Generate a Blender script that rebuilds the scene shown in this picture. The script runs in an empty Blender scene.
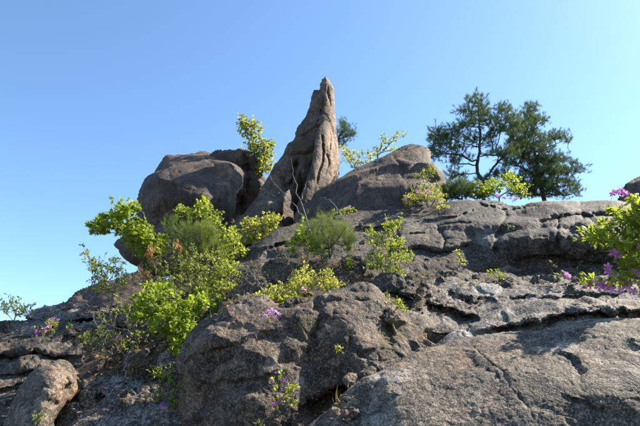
import bpy, math, random
import numpy as np
from mathutils import Vector

# ------------------------------------------------------------------ camera, sky, sun
scene = bpy.context.scene
COL = scene.collection
FPX = 498.0
PITCH = math.radians(21)
CAMZ = 1.6
cam_d = bpy.data.cameras.new('camera')
cam = bpy.data.objects.new('camera', cam_d)
COL.objects.link(cam)
cam_d.sensor_width = 36
cam_d.lens = 36 * FPX / 640
cam_d.clip_start = 0.05
cam_d.clip_end = 6000
cam.location = (0, 0, CAMZ)
cam.rotation_euler = (math.radians(90) + PITCH, 0, 0)
scene.camera = cam

SUN_EL = math.radians(44)
SUN_AZ = math.radians(68)          # clockwise from +Y
sdir = Vector((math.sin(SUN_AZ) * math.cos(SUN_EL), math.cos(SUN_AZ) * math.cos(SUN_EL), math.sin(SUN_EL)))
world = bpy.data.worlds.new('World')
scene.world = world
world.use_nodes = True
wn = world.node_tree.nodes
wl = world.node_tree.links
wn.clear()
sky = wn.new('ShaderNodeTexSky')
sky.sky_type = 'NISHITA'
sky.sun_disc = False
sky.sun_elevation = SUN_EL
sky.sun_rotation = SUN_AZ
sky.altitude = 300
sky.air_density = 1.0
sky.dust_density = 0.5
sky.ozone_density = 1.8
bg = wn.new('ShaderNodeBackground')
bg.inputs['Strength'].default_value = 0.11
wo = wn.new('ShaderNodeOutputWorld')
tint = wn.new('ShaderNodeMix')
tint.data_type = 'RGBA'; tint.blend_type = 'MULTIPLY'
tint.inputs[0].default_value = 1.0
tint.inputs[7].default_value = (0.75, 0.895, 0.97, 1)      # clear spring sky
wl.new(sky.outputs[0], tint.inputs[6])
wl.new(tint.outputs[2], bg.inputs[0])
wl.new(bg.outputs[0], wo.inputs[0])
sun_d = bpy.data.lights.new('sun', 'SUN')
sun_d.energy = 5.0
sun_d.angle = math.radians(0.5)
sun_d.color = (1.0, 0.91, 0.77)
sun = bpy.data.objects.new('sun', sun_d)
COL.objects.link(sun)
sun.location = (20, 5, 30)
sun.rotation_euler = (-sdir).to_track_quat('-Z', 'Y').to_euler()
scene.view_settings.view_transform = 'Standard'
scene.view_settings.look = 'None'
scene.view_settings.gamma = 1
scene.view_settings.exposure = 1.45
scene.render.engine = 'CYCLES'

rng = np.random.default_rng(7)
random.seed(7)

# ------------------------------------------------------------------ helpers
CP, SP = math.cos(PITCH), math.sin(PITCH)

def P(px, py, Y):
    """a point Y metres in front of the viewpoint, on the sight line of a photo pixel"""
    px = np.asarray(px, float); py = np.asarray(py, float); Y = np.asarray(Y, float)
    u = (px - 320) / FPX
    v = (213 - py) / FPX
    dy = CP - SP * v
    dz = SP + CP * v
    t = Y / dy
    return np.stack([u * t, Y + 0 * u, CAMZ + dz * t], -1)

_perm = np.random.default_rng(11).permutation(256)
_perm = np.concatenate([_perm, _perm, _perm]).astype(np.int32)
_g = np.random.default_rng(12).normal(size=(256, 3))
_g /= np.linalg.norm(_g, axis=1)[:, None]

def pn(p, seed=0):
    """gradient noise, about -0.7..0.7"""
    p = p + seed * 17.31
    i = np.floor(p).astype(np.int64)
    f = p - i
    i &= 255
    w = f * f * f * (f * (f * 6 - 15) + 10)
    X, Y, Z = i[:, 0], i[:, 1], i[:, 2]
    out = 0
    for dx in (0, 1):
        a = _perm[(X + dx) & 255]
        wx = w[:, 0] if dx else 1 - w[:, 0]
        for dy in (0, 1):
            b = _perm[(a + Y + dy) & 255]
            wy = w[:, 1] if dy else 1 - w[:, 1]
            for dz in (0, 1):
                g = _g[_perm[(b + Z + dz) & 255]]
                wz = w[:, 2] if dz else 1 - w[:, 2]
                d = g[:, 0] * (f[:, 0] - dx) + g[:, 1] * (f[:, 1] - dy) + g[:, 2] * (f[:, 2] - dz)
                out = out + wx * wy * wz * d
    return out

def fbm(p, octv=4, gain=0.5, seed=0, ridge=False):
    s = 0; a = 1.0; q = p
    for k in range(octv):
        n = pn(q, seed + k)
        if ridge:
            n = 0.5 - np.abs(n) * 2
        s = s + a * n
        a *= gain; q = q * 2.03
    return s

def tps(xy, val, lam=0.02):
    """thin plate spline through control points"""
    xy = np.asarray(xy, float); val = np.asarray(val, float)
    n = len(xy)
    def U(r2):
        return 0.5 * r2 * np.log(r2 + 1e-9)
    d2 = ((xy[:, None] - xy[None]) ** 2).sum(-1)
    A = np.zeros((n + 3, n + 3))
    A[:n, :n] = U(d2) + lam * np.eye(n)
    A[:n, n] = 1; A[:n, n + 1:] = xy
    A[n, :n] = 1; A[n + 1:, :n] = xy.T
    c = np.linalg.solve(A, np.concatenate([val, [0, 0, 0]]))
    def f(q):
        r = c[n] + q @ c[n + 1:]
        for k in range(n):
            r = r + c[k] * U(((q - xy[k]) ** 2).sum(-1))
        return r
    return f

def smooth_poly(pts, sub=4):
    pts = np.array(pts, float)
    n = len(pts)
    out = []
    for i in range(n):
        p0, p1, p2, p3 = pts[i - 1], pts[i], pts[(i + 1) % n], pts[(i + 2) % n]
        for k in range(sub):
            t = k / sub
            out.append(0.5 * ((2 * p1) + (-p0 + p2) * t + (2 * p0 - 5 * p1 + 4 * p2 - p3) * t * t + (-p0 + 3 * p1 - 3 * p2 + p3) * t ** 3))
    return np.array(out)

def seg_dist(q, a, b):
    ab = b - a
    t = np.clip(((q - a) @ ab) / (ab @ ab + 1e-9), 0, 1)
    c = a + t[:, None] * ab
    return np.hypot(*(q - c).T), c, t

def poly_sd(q, poly):
    """signed distance (positive inside) and closest outline point"""
    n = len(poly)
    best = np.full(len(q), 1e9)
    cp = np.zeros_like(q)
    inside = np.zeros(len(q), bool)
    for i in range(n):
        a, b = poly[i], poly[(i + 1) % n]
        d, c, _ = seg_dist(q, a, b)
        m = d < best
        best[m] = d[m]; cp[m] = c[m]
        if a[1] != b[1]:
            cond = (a[1] > q[:, 1]) != (b[1] > q[:, 1])
            xi = (b[0] - a[0]) * (q[:, 1] - a[1]) / (b[1] - a[1]) + a[0]
            inside ^= cond & (q[:, 0] < xi)
    return np.where(inside, best, -best), cp

def line_sd(q, pts):
    """distance to polyline, signed (positive below a left-to-right line), and 0..1 position along"""
    pts = np.array(pts, float)
    L = np.concatenate([[0], np.cumsum(np.hypot(*np.diff(pts, axis=0).T))])
    best = np.full(len(q), 1e9); sg = np.zeros(len(q)); al = np.zeros(len(q))
    for i in range(len(pts) - 1):
        a, b = pts[i], pts[i + 1]
        d, c, t = seg_dist(q, a, b)
        m = d < best
        best[m] = d[m]
        cr = (b[0] - a[0]) * (q[:, 1] - a[1]) - (b[1] - a[1]) * (q[:, 0] - a[0])
        sg[m] = np.sign(cr[m])
        al[m] = (L[i] + t[m] * (L[i + 1] - L[i])) / L[-1]
    return best * sg, al

def new_mesh(name, V, quads=None, tris=None, mat=None, smooth=True):
    me = bpy.data.meshes.new(name)
    V = np.asarray(V, np.float32)
    nq = 0 if quads is None else len(quads)
    nt = 0 if tris is None else len(tris)
    me.vertices.add(len(V))
    me.vertices.foreach_set('co', V.ravel())
    me.loops.add(nq * 4 + nt * 3)
    me.polygons.add(nq + nt)
    parts = []
    if nq: parts.append(np.asarray(quads, np.int32).ravel())
    if nt: parts.append(np.asarray(tris, np.int32).ravel())
    me.loops.foreach_set('vertex_index', np.concatenate(parts))
    st = np.concatenate([np.arange(nq) * 4, nq * 4 + np.arange(nt) * 3]).astype(np.int32)
    me.polygons.foreach_set('loop_start', st)
    me.polygons.foreach_set('use_smooth', np.full(nq + nt, smooth))
    me.update(calc_edges=True)
    me.validate()
    if mat: me.materials.append(mat)
    return me

def link(name, me, parent=None, loc=None):
    o = bpy.data.objects.new(name, me)
    COL.objects.link(o)
    if parent: o.parent = parent
    if loc is not None: o.location = loc
    return o

def tag(o, label=None, cat=None, group=None, kind=None):
    if label: o['label'] = label
    if cat: o['category'] = cat
    if group: o['group'] = group
    if kind: o['kind'] = kind
    return o

# ------------------------------------------------------------------ materials
class NT:
    def __init__(s, name):
        s.m = bpy.data.materials.new(name); s.m.use_nodes = True
        s.t = s.m.node_tree; s.n = s.t.nodes; s.l = s.t.links
        s.n.clear()
        s.out = s.n.new('ShaderNodeOutputMaterial')
    def node(s, typ, **kw):
        n = s.n.new(typ)
        for k, v in kw.items(): setattr(n, k, v)
        return n
    def put(s, sock, v):
        if isinstance(v, bpy.types.NodeSocket): s.l.new(v, sock)
        else: sock.default_value = v
    def noise(s, vec, scale, detail=4, rough=0.55, dist=0.0):
        n = s.node('ShaderNodeTexNoise')
        s.l.new(vec, n.inputs['Vector'])
        n.inputs['Scale'].default_value = scale
        n.inputs['Detail'].default_value = detail
        n.inputs['Roughness'].default_value = rough
        n.inputs['Distortion'].default_value = dist
        return n.outputs['Fac']
    def step(s, v, a, b):
        n = s.node('ShaderNodeMapRange'); n.interpolation_type = 'SMOOTHSTEP'
        s.l.new(v, n.inputs['Value'])
        n.inputs['From Min'].default_value = a; n.inputs['From Max'].default_value = b
        return n.outputs['Result']
    def math(s, op, a, b=0.0):
        n = s.node('ShaderNodeMath', operation=op)
        s.put(n.inputs[0], a); s.put(n.inputs[1], b)
        return n.outputs[0]
    def mix(s, fac, a, b, blend='MIX'):
        n = s.node('ShaderNodeMix', data_type='RGBA', blend_type=blend)
        s.put(n.inputs[0], fac)
        for i, c in ((6, a), (7, b)):
            if isinstance(c, bpy.types.NodeSocket): s.l.new(c, n.inputs[i])
            else: n.inputs[i].default_value = (*c, 1)
        return n.outputs[2]
    def mapv(s, vec, scale=(1, 1, 1), rot=(0, 0, 0)):
        n = s.node('ShaderNodeMapping')
        s.l.new(vec, n.inputs['Vector'])
        n.inputs['Scale'].default_value = scale
        n.inputs['Rotation'].default_value = rot
        return n.outputs[0]

def rock_mat(name, base, dark, pale, warm, px, pale_amt=0.5, dark_amt=0.5, warm_amt=0.3, streak=0.4, bump=1.0, cry=1.0):
    """granite: px = metres per pixel at the rock, sets the scale of the grain"""
    N = NT(name)
    co = N.node('ShaderNodeTexCoord').outputs['Object']
    at = N.node('ShaderNodeAttribute', attribute_name='paint')
    sep = N.node('ShaderNodeSeparateColor')
    N.l.new(at.outputs['Color'], sep.inputs[0])
    moss_a, pale_a, warm_a = sep.outputs[0], sep.outputs[1], sep.outputs[2]
    big = N.noise(co, 1.1, 5, 0.6, 0.4)
    mid = N.noise(co, 5.5, 6, 0.65, 0.3)
    fine = N.noise(co, 0.15 / px, 4, 0.75)
    grain = N.noise(co, 0.46 / px, 2, 0.8)
    strk = N.noise(N.mapv(co, (5, 5, 0.9)), 1.6, 5, 0.6, 0.2)
    c = N.mix(N.step(big, 0.40, 0.62), base, tuple(0.52 * x for x in base))
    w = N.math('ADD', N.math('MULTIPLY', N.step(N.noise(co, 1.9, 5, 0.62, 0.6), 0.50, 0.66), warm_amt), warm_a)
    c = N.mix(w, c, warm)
    # dark crust of lichen and weathering
    d = N.math('MULTIPLY', N.step(N.math('ADD', N.math('MULTIPLY', mid, 0.6), N.math('MULTIPLY', fine, 0.4)), 0.455, 0.53), dark_amt)
    c = N.mix(d, c, dark)
    c = N.mix(N.math('MULTIPLY', N.step(strk, 0.50, 0.64), streak), c, dark)
    c = N.mix(N.math('MULTIPLY', N.step(N.noise(co, 0.017 / px, 7, 0.74, 0.5), 0.50, 0.60), 0.55 * dark_amt), c, tuple(1.5 * x for x in dark))
    # pale crustose lichen spots
    l1 = N.step(N.math('ADD', N.math('MULTIPLY', N.noise(co, 2.6, 3, 0.5), 0.45), N.math('MULTIPLY', N.noise(co, 0.022 / px, 7, 0.72, 0.8), 0.55)), 0.525, 0.60)
    c = N.mix(N.math('MULTIPLY', l1, pale_amt), c, pale)
    pl = N.step(N.math('MULTIPLY', pale_a, N.math('ADD', N.noise(co, 0.05 / px, 7, 0.78, 0.6), 0.30)), 0.42, 0.62)
    c = N.mix(N.math('MULTIPLY', pl, 0.65), c, pale)
    sp2 = N.step(N.noise(co, 0.07 / px, 6, 0.8, 0.6), 0.50, 0.42)
    c = N.mix(N.math('MULTIPLY', sp2, 0.8 * dark_amt), c, dark)
    # crystals
    c = N.mix(N.math('MULTIPLY', N.step(grain, 0.54, 0.64), 0.42 * cry), c, tuple(min(1, x * 1.5 + 0.03) for x in pale))
    c = N.mix(N.math('MULTIPLY', N.step(grain, 0.485, 0.40), 0.70 * cry), c, tuple(x * 0.45 for x in dark))
    # moss
    mo = N.step(N.math('MULTIPLY', moss_a, N.math('ADD', N.noise(co, 0.05 / px, 5, 0.7), 0.4)), 0.30, 0.55)
    mc = N.mix(N.noise(co, 0.09 / px, 4, 0.7), (0.026, 0.020, 0.011), (0.115, 0.082, 0.030))
    c = N.mix(mo, c, mc)
    b = N.node('ShaderNodeBump')
    b.inputs['Strength'].default_value = 0.85
    b.inputs['Distance'].default_value = 1.7 * px * bump
    h = N.math('ADD', N.math('MULTIPLY', fine, 1.6), N.math('MULTIPLY', grain, 1.1))
    N.l.new(h, b.inputs['Height'])
    p = N.node('ShaderNodeBsdfPrincipled')
    N.l.new(c, p.inputs['Base Color'])
    p.inputs['Roughness'].default_value = 0.78
    p.inputs['Specular IOR Level'].default_value = 0.35
    N.l.new(b.outputs[0], p.inputs['Normal'])
    N.l.new(p.outputs[0], N.out.inputs[0])
    return N.m

BASE = (0.30, 0.262, 0.225); DARK = (0.055, 0.048, 0.043); PALE = (0.46, 0.47, 0.48); WARM = (0.36, 0.26, 0.175)
M = {}
M['near'] = rock_mat('granite_near', (0.248, 0.190, 0.134), (0.027, 0.019, 0.013), (0.340, 0.297, 0.240), (0.300, 0.181, 0.099), 0.0062, 0.40, 0.80, 0.5, 0.35, 1.0, 0.8)
M['mid'] = rock_mat('granite_brown', (0.168, 0.114, 0.074), (0.020, 0.013, 0.008), (0.276, 0.225, 0.178), (0.244, 0.136, 0.070), 0.0085, 0.28, 0.80, 0.45, 0.4, 1.0, 0.75)
M['grey'] = rock_mat('granite_grey', (0.232, 0.191, 0.154), (0.023, 0.018, 0.015), (0.330, 0.310, 0.284), (0.232, 0.151, 0.093), 0.010, 0.40, 0.70, 0.3, 0.35)
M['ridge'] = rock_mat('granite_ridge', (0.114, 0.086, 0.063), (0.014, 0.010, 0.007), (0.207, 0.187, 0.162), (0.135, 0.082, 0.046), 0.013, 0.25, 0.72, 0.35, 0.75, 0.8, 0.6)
M['far'] = rock_mat('granite_far', (0.118, 0.079, 0.057), (0.023, 0.016, 0.011), (0.187, 0.140, 0.111), (0.223, 0.138, 0.087), 0.020, 0.12, 0.5, 0.35, 0.6, 0.6, 0.35)
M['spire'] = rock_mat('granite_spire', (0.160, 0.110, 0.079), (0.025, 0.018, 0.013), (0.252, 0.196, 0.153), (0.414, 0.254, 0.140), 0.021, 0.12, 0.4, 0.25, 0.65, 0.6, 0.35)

def soil_mat():
    N = NT('soil_and_litter')
    co = N.node('ShaderNodeTexCoord').outputs['Object']
    a = N.noise(co, 2.2, 6, 0.65, 0.4)
    b_ = N.noise(co, 26, 5, 0.75, 0.5)
    g = N.noise(co, 90, 3, 0.7)
    c = N.mix(N.step(a, 0.4, 0.6), (0.030, 0.022, 0.015), (0.070, 0.046, 0.028))
    c = N.mix(N.math('MULTIPLY', N.step(b_, 0.5, 0.62), 0.6), c, (0.13, 0.088, 0.05))
    c = N.mix(N.step(g, 0.48, 0.34), c, (0.020, 0.015, 0.011))
    bm = N.node('ShaderNodeBump'); bm.inputs['Distance'].default_value = 0.03
    N.l.new(b_, bm.inputs['Height'])
    p = N.node('ShaderNodeBsdfPrincipled'); p.inputs['Roughness'].default_value = 0.95
    N.l.new(c, p.inputs['Base Color']); N.l.new(bm.outputs[0], p.inputs['Normal'])
    N.l.new(p.outputs[0], N.out.inputs[0])
    return N.m
M['soil'] = soil_mat()

def leaf_mat(name, c0, c1, c2, trans=0.5, rough=0.45, tcol=None):
    """per-leaf colour between c0 and c1 with a few of c2; thin and translucent"""
    N = NT(name)
    ge = N.node('ShaderNodeNewGeometry')
    r = ge.outputs['Random Per Island']
    co = N.node('ShaderNodeTexCoord').outputs['Object']
    c = N.mix(r, c0, c1)
    c = N.mix(N.math('MULTIPLY', N.step(N.noise(co, 3.0, 2), 0.45, 0.65), 0.7), c, c2)
    p = N.node('ShaderNodeBsdfPrincipled'); p.inputs['Roughness'].default_value = rough
    p.inputs['Specular IOR Level'].default_value = 0.3
    N.l.new(c, p.inputs['Base Color'])
    t = N.node('ShaderNodeBsdfTranslucent')
    if tcol: c = N.mix(1.0, c, tcol, 'MULTIPLY')
    N.l.new(c, t.inputs['Color'])
    mx = N.node('ShaderNodeMixShader'); mx.inputs[0].default_value = trans
    N.l.new(p.outputs[0], mx.inputs[1]); N.l.new(t.outputs[0], mx.inputs[2])
    N.l.new(mx.outputs[0], N.out.inputs[0])
    return N.m
# ------------------------------------------------------------------ rocks
_off = np.random.default_rng(5).random((256, 3))
_tilt = np.random.default_rng(6).normal(size=(256, 4))
def facets(p, seed):
    """broken planes: every cell of a jittered lattice has its own tilt and step"""
    p = p + seed * 3.17
    i0 = np.floor(p).astype(np.int64)
    b1 = np.full(len(p), 1e9); b2 = np.full(len(p), 1e9); v1 = np.zeros(len(p)); v2 = np.zeros(len(p))
    for dx in (-1, 0, 1):
        for dy in (-1, 0, 1):
            for dz in (-1, 0, 1):
                c = i0 + (dx, dy, dz)
                h = _perm[_perm[_perm[c[:, 0] & 255] + (c[:, 1] & 255)] + (c[:, 2] & 255)]
                s = c + _off[h]
                r = p - s
                d = (r ** 2).sum(1)
                val = (r * _tilt[h][:, :3]).sum(1) * 0.8 + _tilt[h][:, 3] * 0.22
                m = d < b1
                m2 = (~m) & (d < b2)
                b2 = np.where(m, b1, np.where(m2, d, b2)); v2 = np.where(m, v1, np.where(m2, val, v2))
                b1 = np.where(m, d, b1); v1 = np.where(m, val, v1)
    e = np.sqrt(b2) - np.sqrt(b1)
    w = np.clip(0.5 + e / 0.16 * 0.5, 0.5, 1)
    return v1 * w + v2 * (1 - w)

def rock(name, label, outline, ctrl, mat, R=0.3, rough=0.09, H=0.85, Lmax=0.9, ledges=(), cracks=(), bumps=(), paint=(),
         step=1.0, back=0.8, seed=1, parent=None, aniso=(1, 1, 1), jit=0.0, wear=None, sub=4, cat='rock', joints=0.0, group=None, wk=1.0, lift=False, fac=None, jdir=(0.3, 0.2, 1), jsp=0.35):
    poly = smooth_poly(outline, sub)
    if jit:
        k = np.arange(len(poly)) * 0.9
        poly = poly + jit * np.stack([pn(np.stack([k, k * 0, k * 0 + seed], 1), 3), pn(np.stack([k, k * 0 + 9, k * 0 + seed], 1), 4)], 1) * 2
    ny = 12
    smax = ny * step
    x0, y0 = poly.min(0) - smax - step
    x1, y1 = poly.max(0) + smax + step
    gx = np.arange(x0, x1 + step, step); gy = np.arange(y0, y1 + step, step)
    nx_, ny_ = len(gx), len(gy)
    q = np.stack(np.meshgrid(gx, gy), -1).reshape(-1, 2)
    sd, cp = poly_sd(q, poly)
    keep = sd > -smax
    idx = -np.ones(len(q), np.int64)
    idx[keep] = np.arange(keep.sum())
    idg = idx.reshape(ny_, nx_)
    a, b, c, d = idg[:-1, :-1], idg[:-1, 1:], idg[1:, 1:], idg[1:, :-1]
    ok = (a >= 0) & (b >= 0) & (c >= 0) & (d >= 0)
    quads = np.stack([a[ok], d[ok], c[ok], b[ok]], 1)
    used = np.zeros(keep.sum(), bool); used[quads.ravel()] = True
    q = q[keep]; sd = sd[keep]; cp = cp[keep]
    rm = -np.ones(len(q), np.int64); rm[used] = np.arange(used.sum())
    q, sd, cp = q[used], sd[used], cp[used]
    quads = rm[quads]
    # depth surface
    f = tps(np.array([(c_[0], c_[1]) for c_ in ctrl]) / 100, [c_[2] for c_ in ctrl])
    qi = np.where((sd >= 0)[:, None], q, cp)
    Y = f(qi / 100)
    wpx = Y / FPX
    din = np.maximum(sd, 0) * wpx
    k = np.clip(din / R, 0, 1)
    Y = Y + R * (1 - np.sqrt(np.clip(1 - (1 - k) ** 2, 0, 1)))
    warp = np.stack([pn(np.stack([q[:, 0] / 14, q[:, 1] / 14, 0 * q[:, 0] + seed], 1), 5), pn(np.stack([q[:, 0] / 14, q[:, 1] / 14, 0 * q[:, 0] + seed], 1), 6)], 1) * 5
    q5 = np.stack([q[:, 0] / 5, q[:, 1] / 5, 0 * q[:, 0] + seed], 1)
    warp += np.stack([fbm(q5, 3, 0.6, 7), fbm(q5, 3, 0.6, 8)], 1) * 1.7
    modn = np.clip(0.75 + 1.6 * pn(q5 / 2.2, 9) + 0.8 * pn(q5 * 1.3, 10), 0.05, 1.5)
    qw = q + warp * wk
    inn = np.clip(sd / 3, 0, 1)
    for L in ledges:         # (points, depth, fall px below, soft px)
        s, al = line_sd(qw, L[0])
        soft = L[3] if len(L) > 3 else 2.0
        g = np.clip((s + soft) / (2 * soft), 0, 1); g = g * g * (3 - 2 * g)
        g = g * np.clip(1 - (s - soft) / L[2], 0, 1) ** 1.3
        tap = np.clip(np.minimum(al, 1 - al) * 6, 0, 1)
        Y = Y + L[1] * g * tap * inn * (0.75 + 0.25 * modn)
    for Cc in cracks:        # (points, width px, depth)
        s, al = line_sd(qw, Cc[0])
        tap = np.clip(np.minimum(al, 1 - al) * 8, 0, 1)
        Y = Y + Cc[2] * np.exp(-np.abs(s / Cc[1]) ** 1.5) * tap * inn * modn
    for bx, by, rx, ry, dd in bumps:
        Y = Y + dd * np.exp(-(((qw[:, 0] - bx) / rx) ** 2 + ((qw[:, 1] - by) / ry) ** 2)) * inn
    V = P(qi[:, 0], qi[:, 1], Y)
    # behind the outline: curl round to the back
    o = sd < 0
    if o.any():
        ang = np.clip(-sd[o] / smax, 0, 1) * (math.pi / 2)
        inward = (qi[o] - q[o]); inward /= (np.linalg.norm(inward, axis=1)[:, None] + 1e-6)
        W = V[o]
        Rb = back
        dy = Rb * np.sin(ang) * (0.35 + 0.65 * ang / (math.pi / 2))
        dx = Rb * (1 - np.cos(ang)) * 0.55
        sx = W[:, 0] / W[:, 1]
        # never widen: sides recede at most along the sight line
        Wx = W[:, 0] + np.where(np.sign(inward[:, 0]) * sx > 0, sx, 0.0 * sx) * dy * 0.9 + inward[:, 0] * dx
        tb = np.clip(0.5 + 0.9 * inward[:, 1], 0, 1) if lift else 1.0
        rise = np.maximum((W[:, 2] - CAMZ) / W[:, 1], 0) + 0.15
        W2 = np.stack([Wx, W[:, 1] + dy, W[:, 2] + (tb * -0.25 + (1 - tb) * rise) * dy - inward[:, 1] * dx], 1)
        V[o] = W2
    # normals of the smooth surface
    def normals(V):
        n = np.zeros_like(V)
        fn = np.cross(V[quads[:, 2]] - V[quads[:, 0]], V[quads[:, 3]] - V[quads[:, 1]])
        for j in range(4): np.add.at(n, quads[:, j], fn)
        return n / (np.linalg.norm(n, axis=1)[:, None] + 1e-12)
    n = normals(V)
    if (n[:, 1].mean() > 0):
        quads = quads[:, ::-1]; n = -n
    Ym = float(np.median(Y)); ps = Ym / FPX
    pw = V * np.array(aniso)
    dsp = np.zeros(len(V))
    pit = (rough / 0.09) * 0.8
    L = Lmax; kk = 0
    while L > 2.2 * ps * step:
        amp = rough * L ** H
        nn = pn(pw / L, seed * 3 + kk)
        if kk % 2 == 1: nn = 0.32 - np.abs(nn) * 1.25
        dsp += amp * nn
        L /= 1.9; kk += 1
    if joints:
        jd = Vector(jdir).normalized()
        tco = (V @ np.array(jd)) / jsp + 0.9 * fbm(V / 0.9, 3, 0.5, seed + 40)
        fr = tco - np.floor(tco)
        hsh = pn(np.stack([np.floor(tco) * 3.7 + 0.5, 0 * tco + 0.3, V[:, 0] / (jsp * 4)], 1), seed)
        dsp += joints * (0.8 * hsh - np.exp(-(fr / 0.07) ** 2) * 0.5 - np.exp(-((1 - fr) / 0.05) ** 2) * 0.3)
    if fac:
        wp = np.stack([fbm(V / (fac[0] * 1.3), 3, 0.5, seed + 81), fbm(V / (fac[0] * 1.3), 3, 0.5, seed + 82), fbm(V / (fac[0] * 1.3), 3, 0.5, seed + 83)], 1)
        dsp += fac[1] * facets(V * np.array([1, 1, fac[2] if len(fac) > 2 else 1.4]) / fac[0] + 0.35 * wp, seed)
    # pits
    pt = pn(V / (ps * 6.5), seed + 60)
    dsp -= ps * 4.5 * np.clip(pt - 0.10, 0, 1) * pit
    # dark slots following the grain of the rock
    sl = pn(V * np.array([1, 1, 2.2]) / (ps * 26) + 0.35 * V[:, [2, 0, 1]] / (ps * 26), seed + 61)
    dsp -= ps * 2.2 * np.exp(-(sl / 0.035) ** 2) * np.clip(pn(V / (ps * 60), seed + 62) * 4 + 0.5, 0, 1) * pit
    V = V + n * dsp[:, None]
    base = V[V[:, 2] < np.percentile(V[:, 2], 5)].mean(0)
    # close the back with a fan
    e = np.concatenate([quads[:, [0, 1]], quads[:, [1, 2]], quads[:, [2, 3]], quads[:, [3, 0]]])
    es = np.sort(e, 1)
    key = es[:, 0] * len(V) + es[:, 1]
    u, inv, cnt = np.unique(key, return_inverse=True, return_counts=True)
    be = e[cnt[inv] == 1]
    bv = np.unique(be)
    nm = n.mean(0); nm /= np.linalg.norm(nm)
    cen = V[bv].mean(0) - nm * 0.5 * back
    ci = len(V)
    V2 = np.vstack([V, cen])
    tris = np.stack([be[:, 1], be[:, 0], np.full(len(be), ci)], 1)
    V2 = V2 - base
    me = new_mesh(name, V2, quads, tris, mat)
    col = np.zeros((len(V2), 4), np.float32); col[:, 3] = 1
    ch = {'moss': 0, 'pale': 1, 'warm': 2}
    for (kind, bx, by, rx, ry, st) in paint:
        g = st * np.exp(-(((qw[:, 0] - bx) / rx) ** 2 + ((qw[:, 1] - by) / ry) ** 2) ** 2)
        col[:-1, ch[kind]] = np.maximum(col[:-1, ch[kind]], g)
    at = me.color_attributes.new('paint', 'FLOAT_COLOR', 'POINT')
    at.data.foreach_set('color', col.ravel())
    if parent is not None:
        base = base - np.array(parent.location)
    ob = link(name, me, parent, tuple(base))
    if parent is None: tag(ob, label, cat, group)
    return ob

def empty(name, loc, label, cat, group=None, rz=0):
    e = bpy.data.objects.new(name, None)
    COL.objects.link(e); e.location = tuple(float(v) for v in loc); e.rotation_euler = (0, 0, rz)
    e.empty_display_size = 0.1
    return tag(e, label, cat, group)

# --- the ground: a stony hillside that rises under the rocks and drops away behind the crest
def make_ground():
    c = []
    def g(px, py, Y): c.append(tuple(P(px, py, Y)))
    for v in [(20, 400, 5.4), (100, 352, 5.9), (150, 335, 6.0), (180, 310, 7.0), (205, 290, 7.6), (235, 292, 6.3), (250, 292, 5.4), (300, 280, 5.7),
              (290, 262, 6.0), (345, 256, 6.3), (330, 270, 5.9), (400, 290, 6.1), (450, 284, 6.3), (560, 286, 5.9), (640, 292, 5.5), (335, 412, 4.25), (430, 312, 5.2),
              (110, 326, 7.2), (60, 325, 6.9), (150, 400, 5.0), (0, 340, 7.0)]:
        g(*v)
    for v in [(370, 228, 10.5), (500, 216, 9.5), (600, 220, 9.0), (250, 245, 11.0), (160, 283, 11.0), (300, 215, 12.5), (700, 220, 9.5), (-60, 345, 9), (60, 335, 10.5), (110, 318, 9.0)]:
        g(*v)
    c += [(0, 0, 0), (-3, 0, 0.0), (3, 0, 0.0), (0, 1.8, 0.15), (-3, 2.2, 0.15), (3, 2.0, 0.2), (-7, 0, 0), (7, 0, 0.0), (0, -6, -2.2), (8, -5, -2), (-8, -5, -2),
          (-10, 8, 1.2), (12, 8, 2.2), (-9, 16, 1.5), (0, 18, 3.2), (12, 18, 2.4), (-14, 3, 0), (14, 3, 0.5)]
    c = np.array(c)
    f = tps(c[:, :2] / 5, c[:, 2], 0.01)
    def axis(lo, hi, st, far):
        a = np.arange(lo, hi, st)
        e = [hi]; s = st
        while e[-1] < far: s *= 1.35; e.append(e[-1] + s)
        b = [lo]; s = st
        while b[-1] > -far: s *= 1.35; b.append(b[-1] - s)
        return np.array(b[:0:-1] + list(a) + e)
    gx = axis(-12, 12, 0.05, 3000); gy = axis(-4, 16, 0.05, 3000)
    X, Yg = np.meshgrid(gx, gy)
    q = np.stack([X.ravel(), Yg.ravel()], 1)
    qc = np.stack([np.clip(q[:, 0], -13, 13), np.clip(q[:, 1], -5, 17)], 1)
    z = f(qc / 5)
    d = np.hypot(q[:, 0] - qc[:, 0], q[:, 1] - qc[:, 1])
    z = z - 70 * (1 - np.exp(-d / 140.0)) - 0.05 * np.minimum(d, 20)
    p3 = np.stack([q[:, 0], q[:, 1], 0 * z], 1)
    near = np.exp(-d / 10)
    z = z + near * (0.10 * fbm(p3 / 0.7, 3, 0.5, 70) + 0.035 * fbm(p3 / 0.16, 2, 0.6, 75)) + 6 * (1 - near) * fbm(p3 / 300, 3, 0.5, 80)
    V = np.stack([q[:, 0], q[:, 1], z], 1)
    nx, ny = len(gx), len(gy)
    id_ = np.arange(nx * ny).reshape(ny, nx)
    quads = np.stack([id_[:-1, :-1].ravel(), id_[:-1, 1:].ravel(), id_[1:, 1:].ravel(), id_[1:, :-1].ravel()], 1)
    o = link('ground', new_mesh('ground', V, quads, None, M['soil']))
    tag(o, kind='structure')
    def h(x, y):
        return float(f(np.array([[x / 5, y / 5]]))[0])
    return o, h
ground, gh = make_ground()

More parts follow.
